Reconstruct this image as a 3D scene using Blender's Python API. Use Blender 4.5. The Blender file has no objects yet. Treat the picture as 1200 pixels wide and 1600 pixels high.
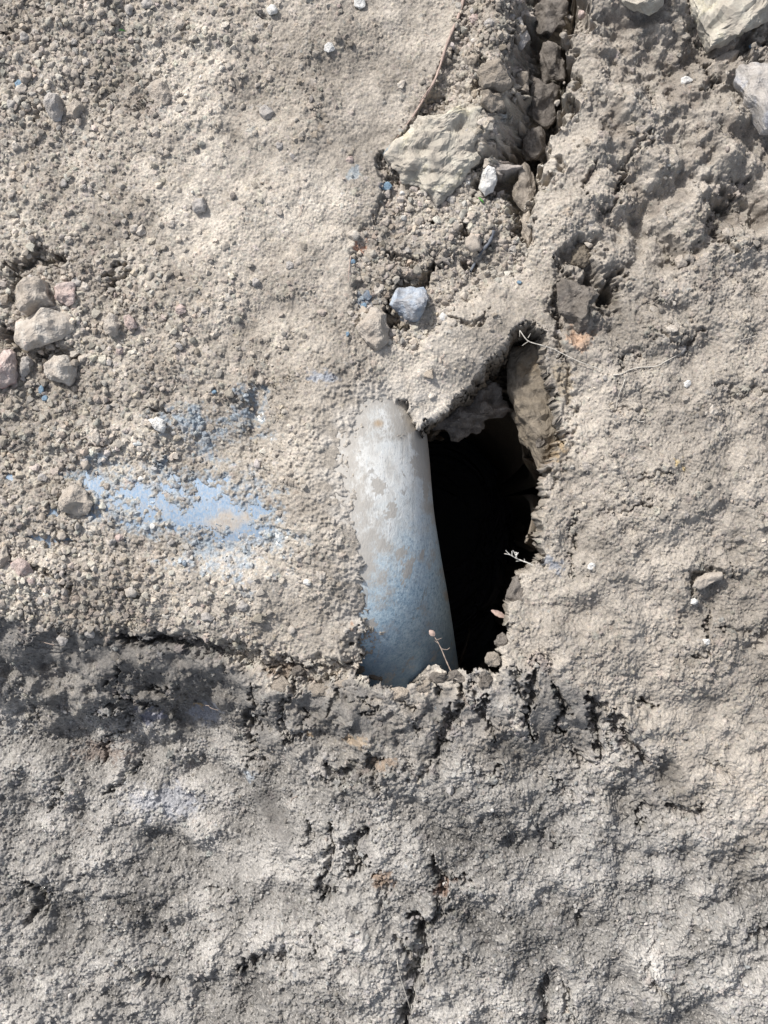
import bpy, math, random
import numpy as np
from mathutils import Vector

# ------------------------------------------------------------------ camera, sky, sun
scene = bpy.context.scene
COL = scene.collection
S = 0.00075                     # metres per design unit (1200 x 1600 units cover 0.9 x 1.2 m of ground)
CAM_H = 1.35                    # phone held above the ground
def W(x, y, z=0.0):             # design units -> metres
    return ((x - 600.0) * S, (800.0 - y) * S, z * S)

cd = bpy.data.cameras.new('camera'); cam = bpy.data.objects.new('camera', cd)
COL.objects.link(cam); scene.camera = cam
cam.location = (0, 0, CAM_H); cam.rotation_euler = (0, 0, 0)
cd.sensor_fit = 'VERTICAL'; cd.sensor_height = 36.0
cd.lens = 36.0 * CAM_H / 1.2
cd.clip_start = 0.01; cd.clip_end = 500.0

sun_dir = Vector((-0.47, 0.55, 0.69)).normalized()          # direction towards the sun
EL = math.asin(sun_dir.z)
world = bpy.data.worlds.new("World"); scene.world = world; world.use_nodes = True
nt = world.node_tree; nt.nodes.clear()
sky = nt.nodes.new('ShaderNodeTexSky'); sky.sky_type = 'NISHITA'; sky.sun_disc = False
sky.sun_elevation = EL; sky.sun_rotation = math.atan2(sun_dir.x, sun_dir.y)
sky.air_density = 1.0; sky.dust_density = 2.5; sky.ozone_density = 1.0
bg = nt.nodes.new('ShaderNodeBackground'); bg.inputs['Strength'].default_value = 0.15
wo = nt.nodes.new('ShaderNodeOutputWorld')
hs = nt.nodes.new('ShaderNodeHueSaturation'); hs.inputs['Saturation'].default_value = .55; nt.links.new(sky.outputs[0], hs.inputs['Color'])
nt.links.new(hs.outputs[0], bg.inputs[0]); nt.links.new(bg.outputs[0], wo.inputs[0])
sl = bpy.data.lights.new('sun', 'SUN'); sl.energy = 4.0; sl.angle = math.radians(3.0); sl.color = (1.0, 0.965, 0.92)
so = bpy.data.objects.new('sun', sl); COL.objects.link(so)
so.rotation_euler = sun_dir.to_track_quat('Z', 'Y').to_euler(); so.location = (-2, 3, 4)
scene.view_settings.view_transform = 'Standard'; scene.view_settings.look = 'None'
scene.view_settings.exposure = 0.27; scene.view_settings.gamma = 1.0
scene.render.resolution_x = 768; scene.render.resolution_y = 1024

# ------------------------------------------------------------------ grid and noise helpers
STEP = 1.25
X0, X1, Y0, Y1 = -110.0, 1310.0, -110.0, 1710.0
xs = np.arange(X0, X1 + .1, STEP); ys = np.arange(Y0, Y1 + .1, STEP)
NX, NY = len(xs), len(ys)
GX, GY = np.meshgrid(xs, ys)

_kx = np.fft.rfftfreq(NX, STEP)[None, :]; _ky = np.fft.fftfreq(NY, STEP)[:, None]
def noise(seed, lo, hi, beta=1.0, ax=1.0, ay=1.0, ang=0.0):
    """band limited random field, wavelengths lo..hi units, std 1, stretched by ax, ay along ang"""
    r = np.random.default_rng(seed)
    f = np.fft.rfft2(r.standard_normal((NY, NX)).astype(np.float32))
    c, s = math.cos(ang), math.sin(ang)
    k = np.sqrt(((_kx * c + _ky * s) * ax) ** 2 + ((-_kx * s + _ky * c) * ay) ** 2) + 1e-9
    w = k ** (-beta) * np.exp(-(k * lo) ** 4 * 0.6) * (1 - np.exp(-(k * hi) ** 4))
    n = np.fft.irfft2(f * w, s=(NY, NX))
    n -= n.mean(); n /= n.std()
    return n
def sstep(a, b, v):
    t = np.clip((v - a) / (b - a), 0, 1); return t * t * (3 - 2 * t)
def interp(v, pts):
    p = np.array(pts, float); return np.interp(v, p[:, 0], p[:, 1])
def poly_sdf(pts, wx, wy):
    """signed distance, positive inside"""
    P = np.array(pts, float); n = len(P)
    d = np.full(wx.shape, 1e9); ins = np.zeros(wx.shape, bool)
    for i in range(n):
        a = P[i]; b = P[(i + 1) % n]; e = b - a
        vx = wx - a[0]; vy = wy - a[1]
        t = np.clip((vx * e[0] + vy * e[1]) / (e @ e), 0, 1)
        d = np.minimum(d, (vx - t * e[0]) ** 2 + (vy - t * e[1]) ** 2)
        c = ((a[1] > wy) != (b[1] > wy))
        xx = a[0] + (wy - a[1]) * e[0] / (e[1] if abs(e[1]) > 1e-9 else 1e-9)
        ins ^= c & (wx < xx)
    d = np.sqrt(d)
    return np.where(ins, d, -d)
def line_dist(pts, wx, wy):
    """distance to open polyline and parameter 0..1 along it"""
    P = np.array(pts, float); d = np.full(wx.shape, 1e9); tt = np.zeros(wx.shape)
    n = len(P) - 1
    for i in range(n):
        a = P[i]; e = P[i + 1] - a
        vx = wx - a[0]; vy = wy - a[1]
        t = np.clip((vx * e[0] + vy * e[1]) / (e @ e), 0, 1)
        q = (vx - t * e[0]) ** 2 + (vy - t * e[1]) ** 2
        m = q < d; d = np.where(m, q, d); tt = np.where(m, (i + t) / n, tt)
    return np.sqrt(d), tt
def window(x0, y0, x1, y1):
    a = int(max(0, (x0 - X0) / STEP)); b = int(min(NX, (x1 - X0) / STEP + 1))
    c = int(max(0, (y0 - Y0) / STEP)); d = int(min(NY, (y1 - Y0) / STEP + 1))
    return slice(c, d), slice(a, b)

n_big = noise(1, 150, 900, 1.5)
n_mid = noise(2, 45, 260, 1.3)
n_sm = noise(3, 16, 90, 1.2)
n_fine = noise(4, 5, 34, 1.0)
n_vf = noise(5, 2.6, 10, 0.6)
wA = noise(6, 5, 90, 1.4); wB = noise(7, 5, 90, 1.4)
wx_s = noise(8, 40, 300, 1.5); wy_s = noise(9, 40, 300, 1.5)
n_col1 = noise(11, 60, 500, 1.3); n_col2 = noise(12, 5, 60, 0.9); n_col3 = noise(13, 2.5, 8, 0.3)
WX = GX + 5.0 * wA; WY = GY + 5.0 * wB                          # ragged coordinates for edges

# ------------------------------------------------------------------ pipe centre line
PR = 160.0; BR = 190.0          # main pipe, and the wider one that joins it from the left under the soil
ctrl = np.array([(425, 250, -PR - 120), (452, 400, -PR - 75), (484, 540, -PR + 5), (502, 630, -PR + 26), (514, 700, -PR + 32), (524, 810, -PR + 26), (538, 895, -PR - 4),
                 (557, 985, -PR - 80), (577, 1085, -PR - 195), (600, 1200, -PR - 370), (620, 1330, -PR - 600)], float)
bctrl = np.array([(-900, 800, -BR), (-300, 795, -BR), (100, 790, -BR - 1), (330, 788, -BR - 2), (500, 788, -BR - 3)], float)
def catmull(P, n):
    out = []
    P = np.vstack([2 * P[0] - P[1], P, 2 * P[-1] - P[-2]])
    for i in range(1, len(P) - 2):
        for k in range(n):
            t = k / n
            out.append(0.5 * ((2 * P[i]) + (-P[i - 1] + P[i + 1]) * t + (2 * P[i - 1] - 5 * P[i] + 4 * P[i + 1] - P[i + 2]) * t * t
                              + (-P[i - 1] + 3 * P[i] - 3 * P[i + 1] + P[i + 2]) * t ** 3))
    out.append(P[-2]); return np.array(out)
cl = catmull(ctrl, 14)
zp = np.full((NY, NX), -1e4)
for c in cl:
    q = PR * PR - (GX - c[0]) ** 2 - (GY - c[1]) ** 2
    zp = np.maximum(zp, np.where(q > 0, c[2] + np.sqrt(np.maximum(q, 0)), -1e4))
q = BR * BR - (GY - 790) ** 2
zp = np.maximum(zp, np.where((q > 0) & (GX < 500), -BR - 2 + np.sqrt(np.maximum(q, 0)), -1e4))

# ------------------------------------------------------------------ terrain height (design units)
yE = interp(GX, [(-200, 985), (0, 985), (200, 1000), (400, 1042), (520, 1062), (620, 1078), (760, 1060), (850, 1048),
                 (930, 1085), (1010, 1130), (1100, 1180), (1200, 1225), (1400, 1320)])
e = (GY - yE) + 10 * wA + 12 * wy_s
A = interp(GX, [(0, 145), (300, 145), (430, 90), (560, 36), (800, 32), (1000, 40), (1200, 28), (1310, 25)])
Wd = interp(GX, [(0, 190), (350, 170), (500, 190), (620, 230), (900, 200), (1200, 170)])
low = np.clip(sstep(0, 1, e / Wd) * .45 + np.clip(e / Wd, 0, 1) * .55, 0, 1)            # 0 on the upper terrace, 1 on the lower
H = -A * low
lowm = sstep(-8, 25, e)                                         # lower ground material
right = sstep(-25, 60, (GX - interp(GY, [(-100, 890), (0, 880), (380, 840), (560, 870), (700, 885), (900, 865), (1040, 800), (1700, 800)])) + 6 * wA) * (1 - lowm)
# broad undulation
H += 9 * n_big * (0.5 + 0.5 * low) + (3.0 + 5.2 * low + 3.6 * right) * n_mid
ur = sstep(900, 960, GX + 20 * wA) * sstep(470, 330, GY + 20 * n_sm)
H += ur * (5.5 * n_mid - 3.5 * np.abs(noise(25, 18, 90, 1.1)) + 2.2 * n_sm)
H += 16 * right * sstep(1250, 700, GY)
# the left ground falls gently towards the trench line
H -= 26 * sstep(900, 1010, GY + 8 * n_sm) * sstep(620, 480, GX) * (1 - low)
# shoulder of soil above the hole and above the pipe end
H += 42 * np.exp(-(((GX - 768) / 32) ** 2)) * sstep(300, 200, GY)
H += 6 * np.exp(-(((GX - 700) / 150) ** 2 + ((GY - 500) / 95) ** 2))
# raised lip of clods below the hole
lip = np.exp(-((e - 28) / 34) ** 2) * sstep(360, 470, GX) * sstep(1080, 940, GX)
H += lip * (12 + 4 * n_sm)
# clumpy relief
rid = 1 - np.abs(noise(21, 14, 80, 1.2)) * 1.2
cl2 = np.abs(noise(22, 20, 120, 1.2))
H += low * (1.7 * rid + 3.0 * np.minimum(cl2, 2.0) * -1.0) * (.6 + .5 * n_big.clip(-.8, 1)) + n_sm * (0.9 + 0.8 * low + 0.8 * right)
# clotted dark slope at the lower left
sl_ = np.exp(-((e - 95) / 80) ** 2) * sstep(620, 420, GX)
H += sl_ * (1.8 * np.abs(noise(23, 12, 50, 1.0)) + 4 * noise(24, 30, 120, 1.2))
# rubble bay right of the long root
bay = poly_sdf([(735, -150), (716, 10), (690, 90), (652, 168), (612, 225), (578, 330), (548, 400), (552, 520), (650, 560), (720, 480), (840, 410),
                (815, 380), (800, 250), (850, 0), (880, -150)], GX + 3.5 * wA, GY + 3.5 * wB)
baym = sstep(0, 9, bay)
H -= 10 * sstep(-3, 16, bay) * sstep(60, 20, bay * sstep(450, 330, GY)) + 4 * baym
H -= 10 * sstep(0, 40, bay) * sstep(430, 150, GY)

wet = np.zeros((NY, NX)); smear = np.zeros((NY, NX))
deferred = []; crack_depth = np.zeros((NY, NX))
def crack(*a, **k): deferred.append((0, a, k))
def dent(*a, **k): deferred.append((1, a, k))
def crack_(pts, width, depth, taper=True, sharp=1.0, ragged=1.0, prof=1.3):
    global H
    P = np.array(pts, float); m = width * 2 + 25
    w = window(P[:, 0].min() - m, P[:, 1].min() - m, P[:, 0].max() + m, P[:, 1].max() + m)
    d, t = line_dist(pts, GX[w] + 4 * ragged * wA[w] + 2.0 * ragged * n_fine[w], GY[w] + 4 * ragged * wB[w])
    k = width * (np.sin(np.pi * np.clip(t, 0.03, 0.97)) ** 0.5 if taper else 1.0) * (1 + 0.25 * n_sm[w])
    dd = depth * np.clip(1 - d / np.maximum(k, .5), 0, 1) ** (prof / 2.0 if sharp > 1 else prof)
    H[w] -= dd; crack_depth[w] += dd * (1.0 if depth > 90 else .5)
def dent_(x, y, rx, ry, ang, depth, ragged=1.0, p=2.0):
    global H
    m = max(rx, ry) * 1.8
    w = window(x - m, y - m, x + m, y + m)
    c, s = math.cos(math.radians(ang)), math.sin(math.radians(ang))
    dx = GX[w] + 5 * ragged * wA[w] - x; dy = GY[w] + 5 * ragged * wB[w] - y
    u = (dx * c + dy * s) / rx; v = (-dx * s + dy * c) / ry
    q = np.sqrt(u * u + v * v) + 0.10 * n_sm[w]
    H[w] -= depth * sstep(1.08, 0.6 if p > 2 else 0.2, q)

# crevice between the pipe bulge and the lower clods
crack([(180, 1000), (300, 1012), (400, 1040), (470, 1054), (545, 1052), (600, 1066)], 34, 42, prof=1.5)
crack([(400, 1052), (440, 1066), (470, 1070), (520, 1062)], 12, 26)
# main crack running up from the hole
CR = [(858, -140), (862, 0), (845, 70), (838, 150), (815, 215), (795, 262)]
crack(CR, 58, 135, taper=False, prof=1.1, ragged=.3)
crack([(800, 250), (815, 310), (820, 370)], 26, 40, prof=1.0)
crack([(870, -140), (872, 0), (868, 60), (855, 110)], 16, 70, taper=False)
crack([(815, 20), (825, 45), (822, 60)], 13, 50, sharp=2)
crack([(815, 85), (835, 110), (840, 135), (825, 160)], 10, 45)
crack([(815, 190), (802, 225), (790, 250), (780, 262)], 26, 110, prof=.7)
crack([(808, 250), (812, 300), (812, 350), (828, 383)], 15, 24)
crack([(745, 95), (752, 130), (748, 150)], 14, 34)
crack([(690, 150), (665, 160), (672, 168)], 10, 20)
crack([(818, 360), (835, 378), (832, 388)], 7, 20)
crack([(868, 400), (880, 440), (868, 500), (872, 560)], 18, 24)
# hollows right of the hole
dent(905, 400, 44, 30, -20, 34)
dent(935, 460, 40, 38, 60, 44)
dent(903, 478, 48, 56, 20, 20)
dent(957, 450, 16, 26, 10, 36)
crack([(975, 268), (962, 300), (950, 330)], 9, 24)
crack([(1002, 215), (988, 240), (975, 265), (955, 300)], 13, 18)
crack([(925, 250), (918, 290), (912, 310)], 9, 16)
crack([(1020, 140), (1018, 165), (1010, 180)], 7, 12)
dent(1010, 130, 24, 16, 0, 8)
dent(1140, 335, 80, 48, 30, 24)
dent(1105, 372, 24, 36, 40, 18)
crack([(1170, 275), (1150, 295), (1120, 330), (1110, 370), (1135, 395)], 20, 24)
crack([(1110, 100), (1150, 82), (1200, 60), (1260, 30)], 18, 52, sharp=2)
crack([(1095, 95), (1115, 130), (1090, 150)], 12, 28)
crack([(1075, 10), (1085, 50), (1110, 70)], 11, 16)
crack([(1050, 390), (1060, 420), (1075, 410)], 9, 12)
crack([(1130, 420), (1150, 440), (1140, 460)], 8, 14)
crack([(1020, 525), (1060, 540), (1100, 515)], 17, 15)
crack([(960, 560), (995, 555), (1000, 545)], 12, 16)
crack([(962, 560), (966, 600)], 4, 9)
crack([(1110, 600), (1150, 615), (1200, 610)], 20, 9)
crack([(950, 645), (975, 640), (1010, 650)], 12, 8)
crack([(985, 750), (1015, 742), (1040, 740)], 8, 12)
crack([(975, 800), (1010, 790), (1018, 782)], 8, 15)
crack([(930, 800), (975, 802)], 12, 7)
crack([(1075, 925), (1085, 900), (1120, 890)], 15, 18)
crack([(1105, 950), (1106, 980), (1100, 990)], 8, 20)
crack([(1078, 1025), (1105, 1018)], 9, 22)
crack([(1140, 880), (1145, 895), (1150, 905)], 5, 12)
crack([(1120, 985), (1160, 985), (1200, 990)], 8, 10)
dent(1190, 1000, 20, 14, 0, 14)
dent(1155, 905, 80, 18, -5, 5)
# dark knobbly rim on the right of the hole
crack([(880, 560), (888, 640), (884, 700), (866, 760)], 12, 10)
crack([(900, 800), (885, 860), (890, 900)], 9, 9)
# grooves in the lower lip
for pts, wd, dp in [
    ([(752, 1088), (760, 1120), (775, 1165)], 8, 26), ([(800, 1040), (806, 1075), (810, 1095)], 6, 20),
    ([(836, 1032), (832, 1060), (822, 1095), (826, 1155)], 11, 40), ([(862, 1062), (874, 1090), (880, 1110), (872, 1128), (882, 1150)], 9, 34),
    ([(914, 1090), (926, 1100), (930, 1130), (938, 1190)], 12, 40), ([(955, 1105), (965, 1140), (985, 1165), (1015, 1195)], 12, 38),
    ([(995, 1105), (1020, 1102), (1028, 1100)], 8, 24), ([(900, 1178), (915, 1200), (940, 1195)], 8, 22),
    ([(710, 1062), (722, 1095), (700, 1125), (690, 1160), (668, 1190)], 11, 38), ([(682, 1070), (686, 1090)], 7, 24),
    ([(738, 1066), (735, 1090), (740, 1105)], 5, 18), ([(620, 1090), (640, 1110), (655, 1150)], 5, 12),
    ([(440, 1062), (455, 1085), (432, 1110), (438, 1150), (442, 1180)], 7, 22), ([(385, 1070), (388, 1120), (376, 1160), (378, 1190)], 7, 26),
    ([(480, 1118), (468, 1150), (440, 1178)], 6, 18), ([(420, 1105), (400, 1130), (395, 1160)], 5, 14),
    ([(530, 1065), (520, 1095), (505, 1125)], 6, 16), ([(560, 1085), (590, 1110), (560, 1120)], 5, 12),
    ([(500, 1210), (520, 1222), (560, 1215), (578, 1190), (600, 1190)], 15, 34), ([(582, 1190), (580, 1230), (590, 1250)], 9, 26),
    ([(370, 1218), (395, 1210), (390, 1230)], 11, 22), ([(635, 1195), (640, 1215), (680, 1200)], 9, 18),
    ([(776, 1195), (770, 1215), (772, 1230)], 9, 20), ([(545, 1235), (500, 1240)], 7, 14),
    ([(578, 1310), (545, 1325), (555, 1365), (540, 1385)], 14, 40), ([(515, 1300), (512, 1350), (495, 1425)], 8, 26),
    ([(475, 1290), (480, 1330), (470, 1350)], 5, 14), ([(500, 1395), (510, 1415), (490, 1425)], 10, 30),
    ([(680, 1360), (690, 1410), (688, 1440), (662, 1460)], 16, 34), ([(690, 1395), (720, 1385), (745, 1392)], 8, 22),
    ([(590, 1370), (600, 1410), (590, 1440)], 8, 18),
    ([(650, 1440), (655, 1500), (648, 1540), (625, 1640)], 19, 48), ([(622, 1470), (640, 1520)], 8, 20),
    ([(860, 1540), (852, 1580), (860, 1640)], 11, 34), ([(890, 1560), (900, 1600), (905, 1650)], 8, 20),
    ([(1015, 1260), (1012, 1290), (1006, 1310)], 8, 22), ([(1050, 1262), (1090, 1278), (1100, 1268)], 16, 28),
    ([(1015, 1510), (1025, 1555), (1050, 1570)], 8, 20), ([(1180, 1480), (1195, 1468), (1230, 1470)], 14, 36),
    ([(870, 1230), (895, 1250), (860, 1245)], 13, 14), ([(840, 1300), (860, 1330), (880, 1340)], 10, 14),
    ([(790, 1445), (800, 1450)], 6, 16), ([(915, 1440), (912, 1475)], 8, 12),
    ([(165, 1045), (160, 1075), (140, 1085)], 9, 22), ([(220, 1120), (160, 1110), (145, 1120)], 10, 24),
    ([(175, 1130), (165, 1165), (130, 1180)], 7, 20), ([(20, 1120), (15, 1150)], 7, 12),
    ([(118, 1190), (125, 1220), (110, 1230)], 10, 18), ([(55, 1245), (45, 1290), (30, 1310)], 7, 18),
    ([(190, 1220), (150, 1262), (130, 1278)], 10, 20), ([(-10, 1420), (20, 1440), (25, 1465), (0, 1490)], 16, 34),
    ([(170, 1570), (200, 1592), (235, 1588)], 12, 26), ([(355, 1560), (385, 1540), (400, 1530)], 9, 26),
    ([(420, 1530), (440, 1512), (430, 1555)], 8, 16), ([(290, 1435), (330, 1430), (345, 1440)], 8, 16),
    ([(345, 1480), (375, 1490)], 6, 14), ([(215, 1085), (240, 1100), (250, 1095)], 9, 20),
    ([(20, 1010), (100, 1016), (190, 1012)], 4, 5), ([(120, 1020), (18, 1030)], 3, 4), ([(720, 1500), (735, 1540)], 7, 14),
    ([(470, 1480), (490, 1500), (480, 1520)], 6, 14), ([(1105, 1190), (1150, 1215)], 9, 8), ([(230, 1500), (250, 1530)], 8, 12)]:
    crack(pts, wd * 1.1, dp * (.95 if pts[0][1] < 1215 else 1.0), prof=0.9)
# pits in the upper left soil
for pts, wd, dp in [
    ([(0, 505), (15, 530), (35, 545)], 22, 34), ([(25, 470), (25, 420), (60, 400), (110, 412)], 18, 24),
    ([(52, 552), (90, 548), (120, 560)], 11, 20), ([(150, 432), (175, 420), (190, 412)], 9, 18), ([(160, 455), (200, 425)], 8, 12),
    ([(52, 160), (60, 185)], 9, 16), ([(235, 640), (262, 642)], 7, 14), ([(0, 745), (25, 740)], 8, 16),
    ([(80, 790), (85, 812)], 7, 16), ([(600, 470), (625, 445), (665, 430), (685, 415)], 13, 34), ([(598, 478), (612, 498), (632, 508)], 12, 32),
    ([(590, 240), (600, 265), (640, 280)], 16, 16), ([(735, 400), (728, 420)], 8, 22), ([(720, 345), (722, 365)], 10, 24),
    ([(668, 342), (676, 350)], 8, 20), ([(0, 55), (15, 60)], 8, 12), ([(600, 395), (625, 410), (660, 400)], 6, 14),
    ([(10, 870), (60, 895), (110, 920)], 9, 14), ([(230, 935), (180, 920)], 7, 10), ([(400, 25), (420, 30)], 6, 10),
    ([(45, 835), (80, 850), (120, 850)], 8, 10), ([(170, 690), (120, 700)], 5, 7), ([(700, 500), (730, 510), (760, 490)], 7, 9)]:
    crack(pts, wd, dp * 1.4, prof=0.9)

def apply_deferred():
    for kind, a, k in deferred: (crack_ if kind == 0 else dent_)(*a, **k)
# ------------------------------------------------------------------ soil cover over the pipe
edge = poly_sdf([(600, 628), (628, 632), (660, 660), (720, 780), (760, 1100), (640, 1120), (566, 1035), (560, 985), (572, 930), (585, 900), (572, 850),
                 (545, 800), (530, 740), (538, 690), (556, 645)], GX + 7 * wA + 4 * n_sm, GY + 7 * wB)
cover = np.clip(-edge * 0.10, -40, 7) + 1.0 * n_fine + 1.2 * n_sm
cover = np.where(edge < -10, np.maximum(cover, 1.5), cover)
patch = np.maximum.reduce([
    poly_sdf([(255, 655), (310, 636), (330, 690), (322, 700), (290, 680)], GX + 7 * wA, GY + 7 * wB) / 12 + .35,
    poly_sdf([(370, 630), (402, 618), (408, 660), (380, 672), (340, 680), (345, 655)], GX + 7 * wA, GY + 7 * wB) / 14 + .3,
    poly_sdf([(118, 736), (200, 735), (300, 745), (350, 738), (420, 780), (440, 830), (420, 880), (330, 890), (290, 850), (250, 830),
              (180, 815), (150, 790)], GX + 8 * wA, GY + 8 * wB) / 24 + 0.22])
band = 0.40 * n_sm + 0.28 * n_vf + 0.45 * noise(31, 10, 60, 1.0, 3.0, 1.0, 0.12) + 0.3 * n_fine
blue_open = patch * .8 + 0.62 * band + .22 * n_fine - 0.12
t_patch = np.clip(2.0 - 3.6 * blue_open, -3.0, 6)
cover = np.where(edge < -25, np.minimum(np.maximum(cover, 1.5), t_patch + 1.2), cover)
foot = zp > -95
fit = sstep(-26, -4, zp) * sstep(575, 640, GY) * sstep(1040, 985, GY + 5 * wA) * sstep(-1, 6, -e)
plateau = H - (12 + 16 * sstep(-90, -40, edge)) * sstep(-40, 0, zp) * sstep(1040, 985, GY) * sstep(575, 640, GY)
Hc = np.where(zp > -1e3, zp + cover, -1e4)
dl = plateau - Hc
smax_ = np.where(np.abs(dl) < 12, (plateau + Hc) / 2 + np.abs(dl) / 2 + (12 - np.abs(dl)) ** 2 / 48, np.maximum(plateau, Hc))
H = np.where(foot & (GY < 1060), smax_ * (1 - fit) + Hc * fit, H)
# the soil runs down onto the pipe and thins out there in patches and specks
nearp = (GX > 430) & (GY < 1045) & (edge > -110)
fall = 70 * (sstep(630, 520, GY) + sstep(545, 440, GX) + sstep(690, 780, GX))
H = np.where(nearp & (edge <= 0), np.minimum(H, np.maximum(zp, -9 - 34 * sstep(930, 1040, GY)) + 5 + 1.5 * n_sm - edge * .5 + fall), H)
speck = 1.3 * n_sm + 2.0 * n_fine + 1.6 * n_vf - edge * (.085 + .05 * sstep(760, 660, GY) + .03 * sstep(860, 960, GY)) + .6
H = np.where((edge > 0) & foot, np.minimum(H, zp + np.clip(speck, -60, 3.0) - 60 * sstep(60, 110, edge)), H)
film = np.where(foot, sstep(7.0, 0.5, cover) * fit, 0)         # how thin the soil lies over the paint

for pts, w_ in [([(0, 1002), (100, 1008), (230, 1008), (330, 1030)], 20), ([(470, 1095), (520, 1108), (575, 1135)], 13), ([(530, 1075), (600, 1085)], 9),
                ([(800, 1060), (850, 1120)], 22), ([(880, 1080), (915, 1130)], 20), ([(700, 1110), (760, 1100)], 20), ([(400, 1280), (440, 1350)], 20), ([(380, 1120), (400, 1170)], 16), ([(270, 1160), (300, 1120), (320, 1130)], 20), ([(560, 1320), (575, 1350)], 14)]:
    d, t = line_dist(pts, WX, WY)
    m = sstep(w_ * 1.3, w_ * .5, d); smear = np.maximum(smear, m)
smear = np.maximum(smear, .85 * sstep(-4, 12, e) * sstep(80, 35, e + 8 * n_sm) * sstep(470, 380, GX))
soft = .75 * sstep(30, 60, e) * sstep(240, 170, e) * sstep(520, 400, GX)
def blur(Z, n):
    Z = Z.copy()
    for _ in range(n): Z[1:-1, 1:-1] = (Z[1:-1, 1:-1] * 2 + Z[:-2, 1:-1] + Z[2:, 1:-1] + Z[1:-1, :-2] + Z[1:-1, 2:]) / 6
    return Z
H = H + (blur(H, 60) - H) * smear
H = H + (blur(H, 24) - H) * soft
# ------------------------------------------------------------------ grains and crumbs stamped in
base_col = np.zeros((NY, NX, 3))
def rgb(*c): return np.array(c, float)
sand = rgb(.322, .290, .250); grey = rgb(.246, .236, .221); clay = rgb(.150, .142, .132); pale = rgb(.378, .345, .30)
coarse = np.clip(sstep(340, 60, GX) * 0.92 * (.5 + .5 * np.maximum(sstep(330, 420, GY), sstep(240, 60, GY))) + sstep(420, 20, GY) * sstep(600, 300, GX) * .42 + baym + sstep(620, 250, GX) * sstep(330, 480, GY) * .40, 0, 1)
coarse = coarse * (1 - lowm) * (1 - 0.75 * film) + .12 * low + 0.03
coarse = np.clip(coarse + 0.09 * n_mid + 0.02, 0.01, 1.0)
wobx = noise(51, 3, 12, .5); woby = noise(52, 3, 12, .5)
gid_col = np.zeros((NY, NX, 3)); gid_m = np.zeros((NY, NX))
rng = np.random.default_rng(77)
def stamp(n, r0, r1, rise, power=1.0, dens=None, seed=0, tint=0.10):
    """n grains of radius r0..r1 pressed into the soil; each keeps its own colour"""
    global H
    rr = np.random.default_rng(500 + seed)
    cx = rr.uniform(X0 + 20, X1 - 20, n); cy = rr.uniform(Y0 + 20, Y1 - 20, n)
    ii = ((cy - Y0) / STEP).astype(int); jj = ((cx - X0) / STEP).astype(int)
    keep = rr.uniform(0, 1, n) < (dens[ii, jj] if dens is not None else 1.0)
    cx, cy, ii, jj = cx[keep], cy[keep], ii[keep], jj[keep]; n = len(cx)
    if not n: return
    r = r0 + (r1 - r0) * rr.uniform(0, 1, n) ** 2.2
    th = rr.uniform(0, np.pi, n); asp = rr.uniform(.6, 1.0, n); hh = rr.uniform(.45, 1.0, n) * rise
    mixp = rr.uniform(0, 1, n); tl = rr.normal(0, .22, (2, n))
    cols = np.exp(rr.normal(0, tint, n))[:, None] * (1 + rr.normal(0, .014, (n, 3)) + rr.normal(0, .02, (n, 1)) * np.array([1, 0, -1.]))
    K = int(math.ceil(r1 / STEP)) + 1
    o = np.arange(-K, K + 1); OX, OY = np.meshgrid(o, o)
    B = max(1, int(3e6 / OX.size))
    H0 = H.copy()
    for s in range(0, n, B):
        q = slice(s, min(n, s + B))
        I = ii[q][:, None, None] + OY; J = jj[q][:, None, None] + OX
        I = np.clip(I, 0, NY - 1); J = np.clip(J, 0, NX - 1)
        dx = xs[J] - cx[q][:, None, None] + wobx[I, J] * r1 * .16; dy = ys[I] - cy[q][:, None, None] + woby[I, J] * r1 * .16
        c = np.cos(th[q])[:, None, None]; sn = np.sin(th[q])[:, None, None]; R = r[q][:, None, None]
        u = (dx * c + dy * sn) / R; v = (-dx * sn + dy * c) / (R * asp[q][:, None, None])
        rd = np.sqrt(u * u + v * v); sq = np.maximum(np.abs(u), np.abs(v)) * 1.08; di = (np.abs(u) + np.abs(v)) * .88
        mp = mixp[q][:, None, None]
        k = np.where(mp < .45, rd * .25 + sq * .75, np.where(mp < .85, rd * .25 + di * .75, rd))
        prof = np.minimum(np.sqrt(np.clip(1 - k ** 2, 0, 1)), .80)
        top = H0[ii[q], jj[q]][:, None, None] + R * (hh[q][:, None, None] * prof + tl[0][q][:, None, None] * u * .6 + tl[1][q][:, None, None] * v * .6) - 0.15 * R
        top = np.where(k < 1, top, -1e5)
        np.maximum.at(H, (I, J), top)
        win = (top >= H[I, J] - 1e-9) & (k < 1)
        ci = np.broadcast_to(cols[q][:, None, None, :], win.shape + (3,))
        gid_col[I[win], J[win]] = ci[win]; gid_m[I[win], J[win]] = 1
no_pipe = 1 - sstep(-6, 2, edge) * foot
gd = no_pipe
fine_z = np.maximum(np.exp(-(((GX - 745) / 95) ** 2 + ((GY - 560) / 70) ** 2)), sstep(-75, -10, edge) * (GY < 1030))   # sifted fine soil by the hole and on the pipe
fine_z = np.maximum(fine_z, smear * 0.9)
gd = gd * (1 - .8 * fine_z)
H += n_fine * (0.35 + 0.55 * low + 0.7 * coarse + 0.25 * right) * (1 - .6 * smear) * (1 - .75 * film)
H += noise(41, 3, 14, .7, 1.0, 1.6, 0.5) * (.35 + .45 * low + .25 * right) * (1 - .6 * film) * (1 - .7 * smear)
stamp(1500, 9, 22, .34, dens=coarse ** 1.6 * gd * .9 * (1 - low), seed=1, tint=.10)
stamp(11000, 5, 10, .45, dens=coarse ** 1.3 * gd * (1 - .7 * low), seed=2, tint=.10)
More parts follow.
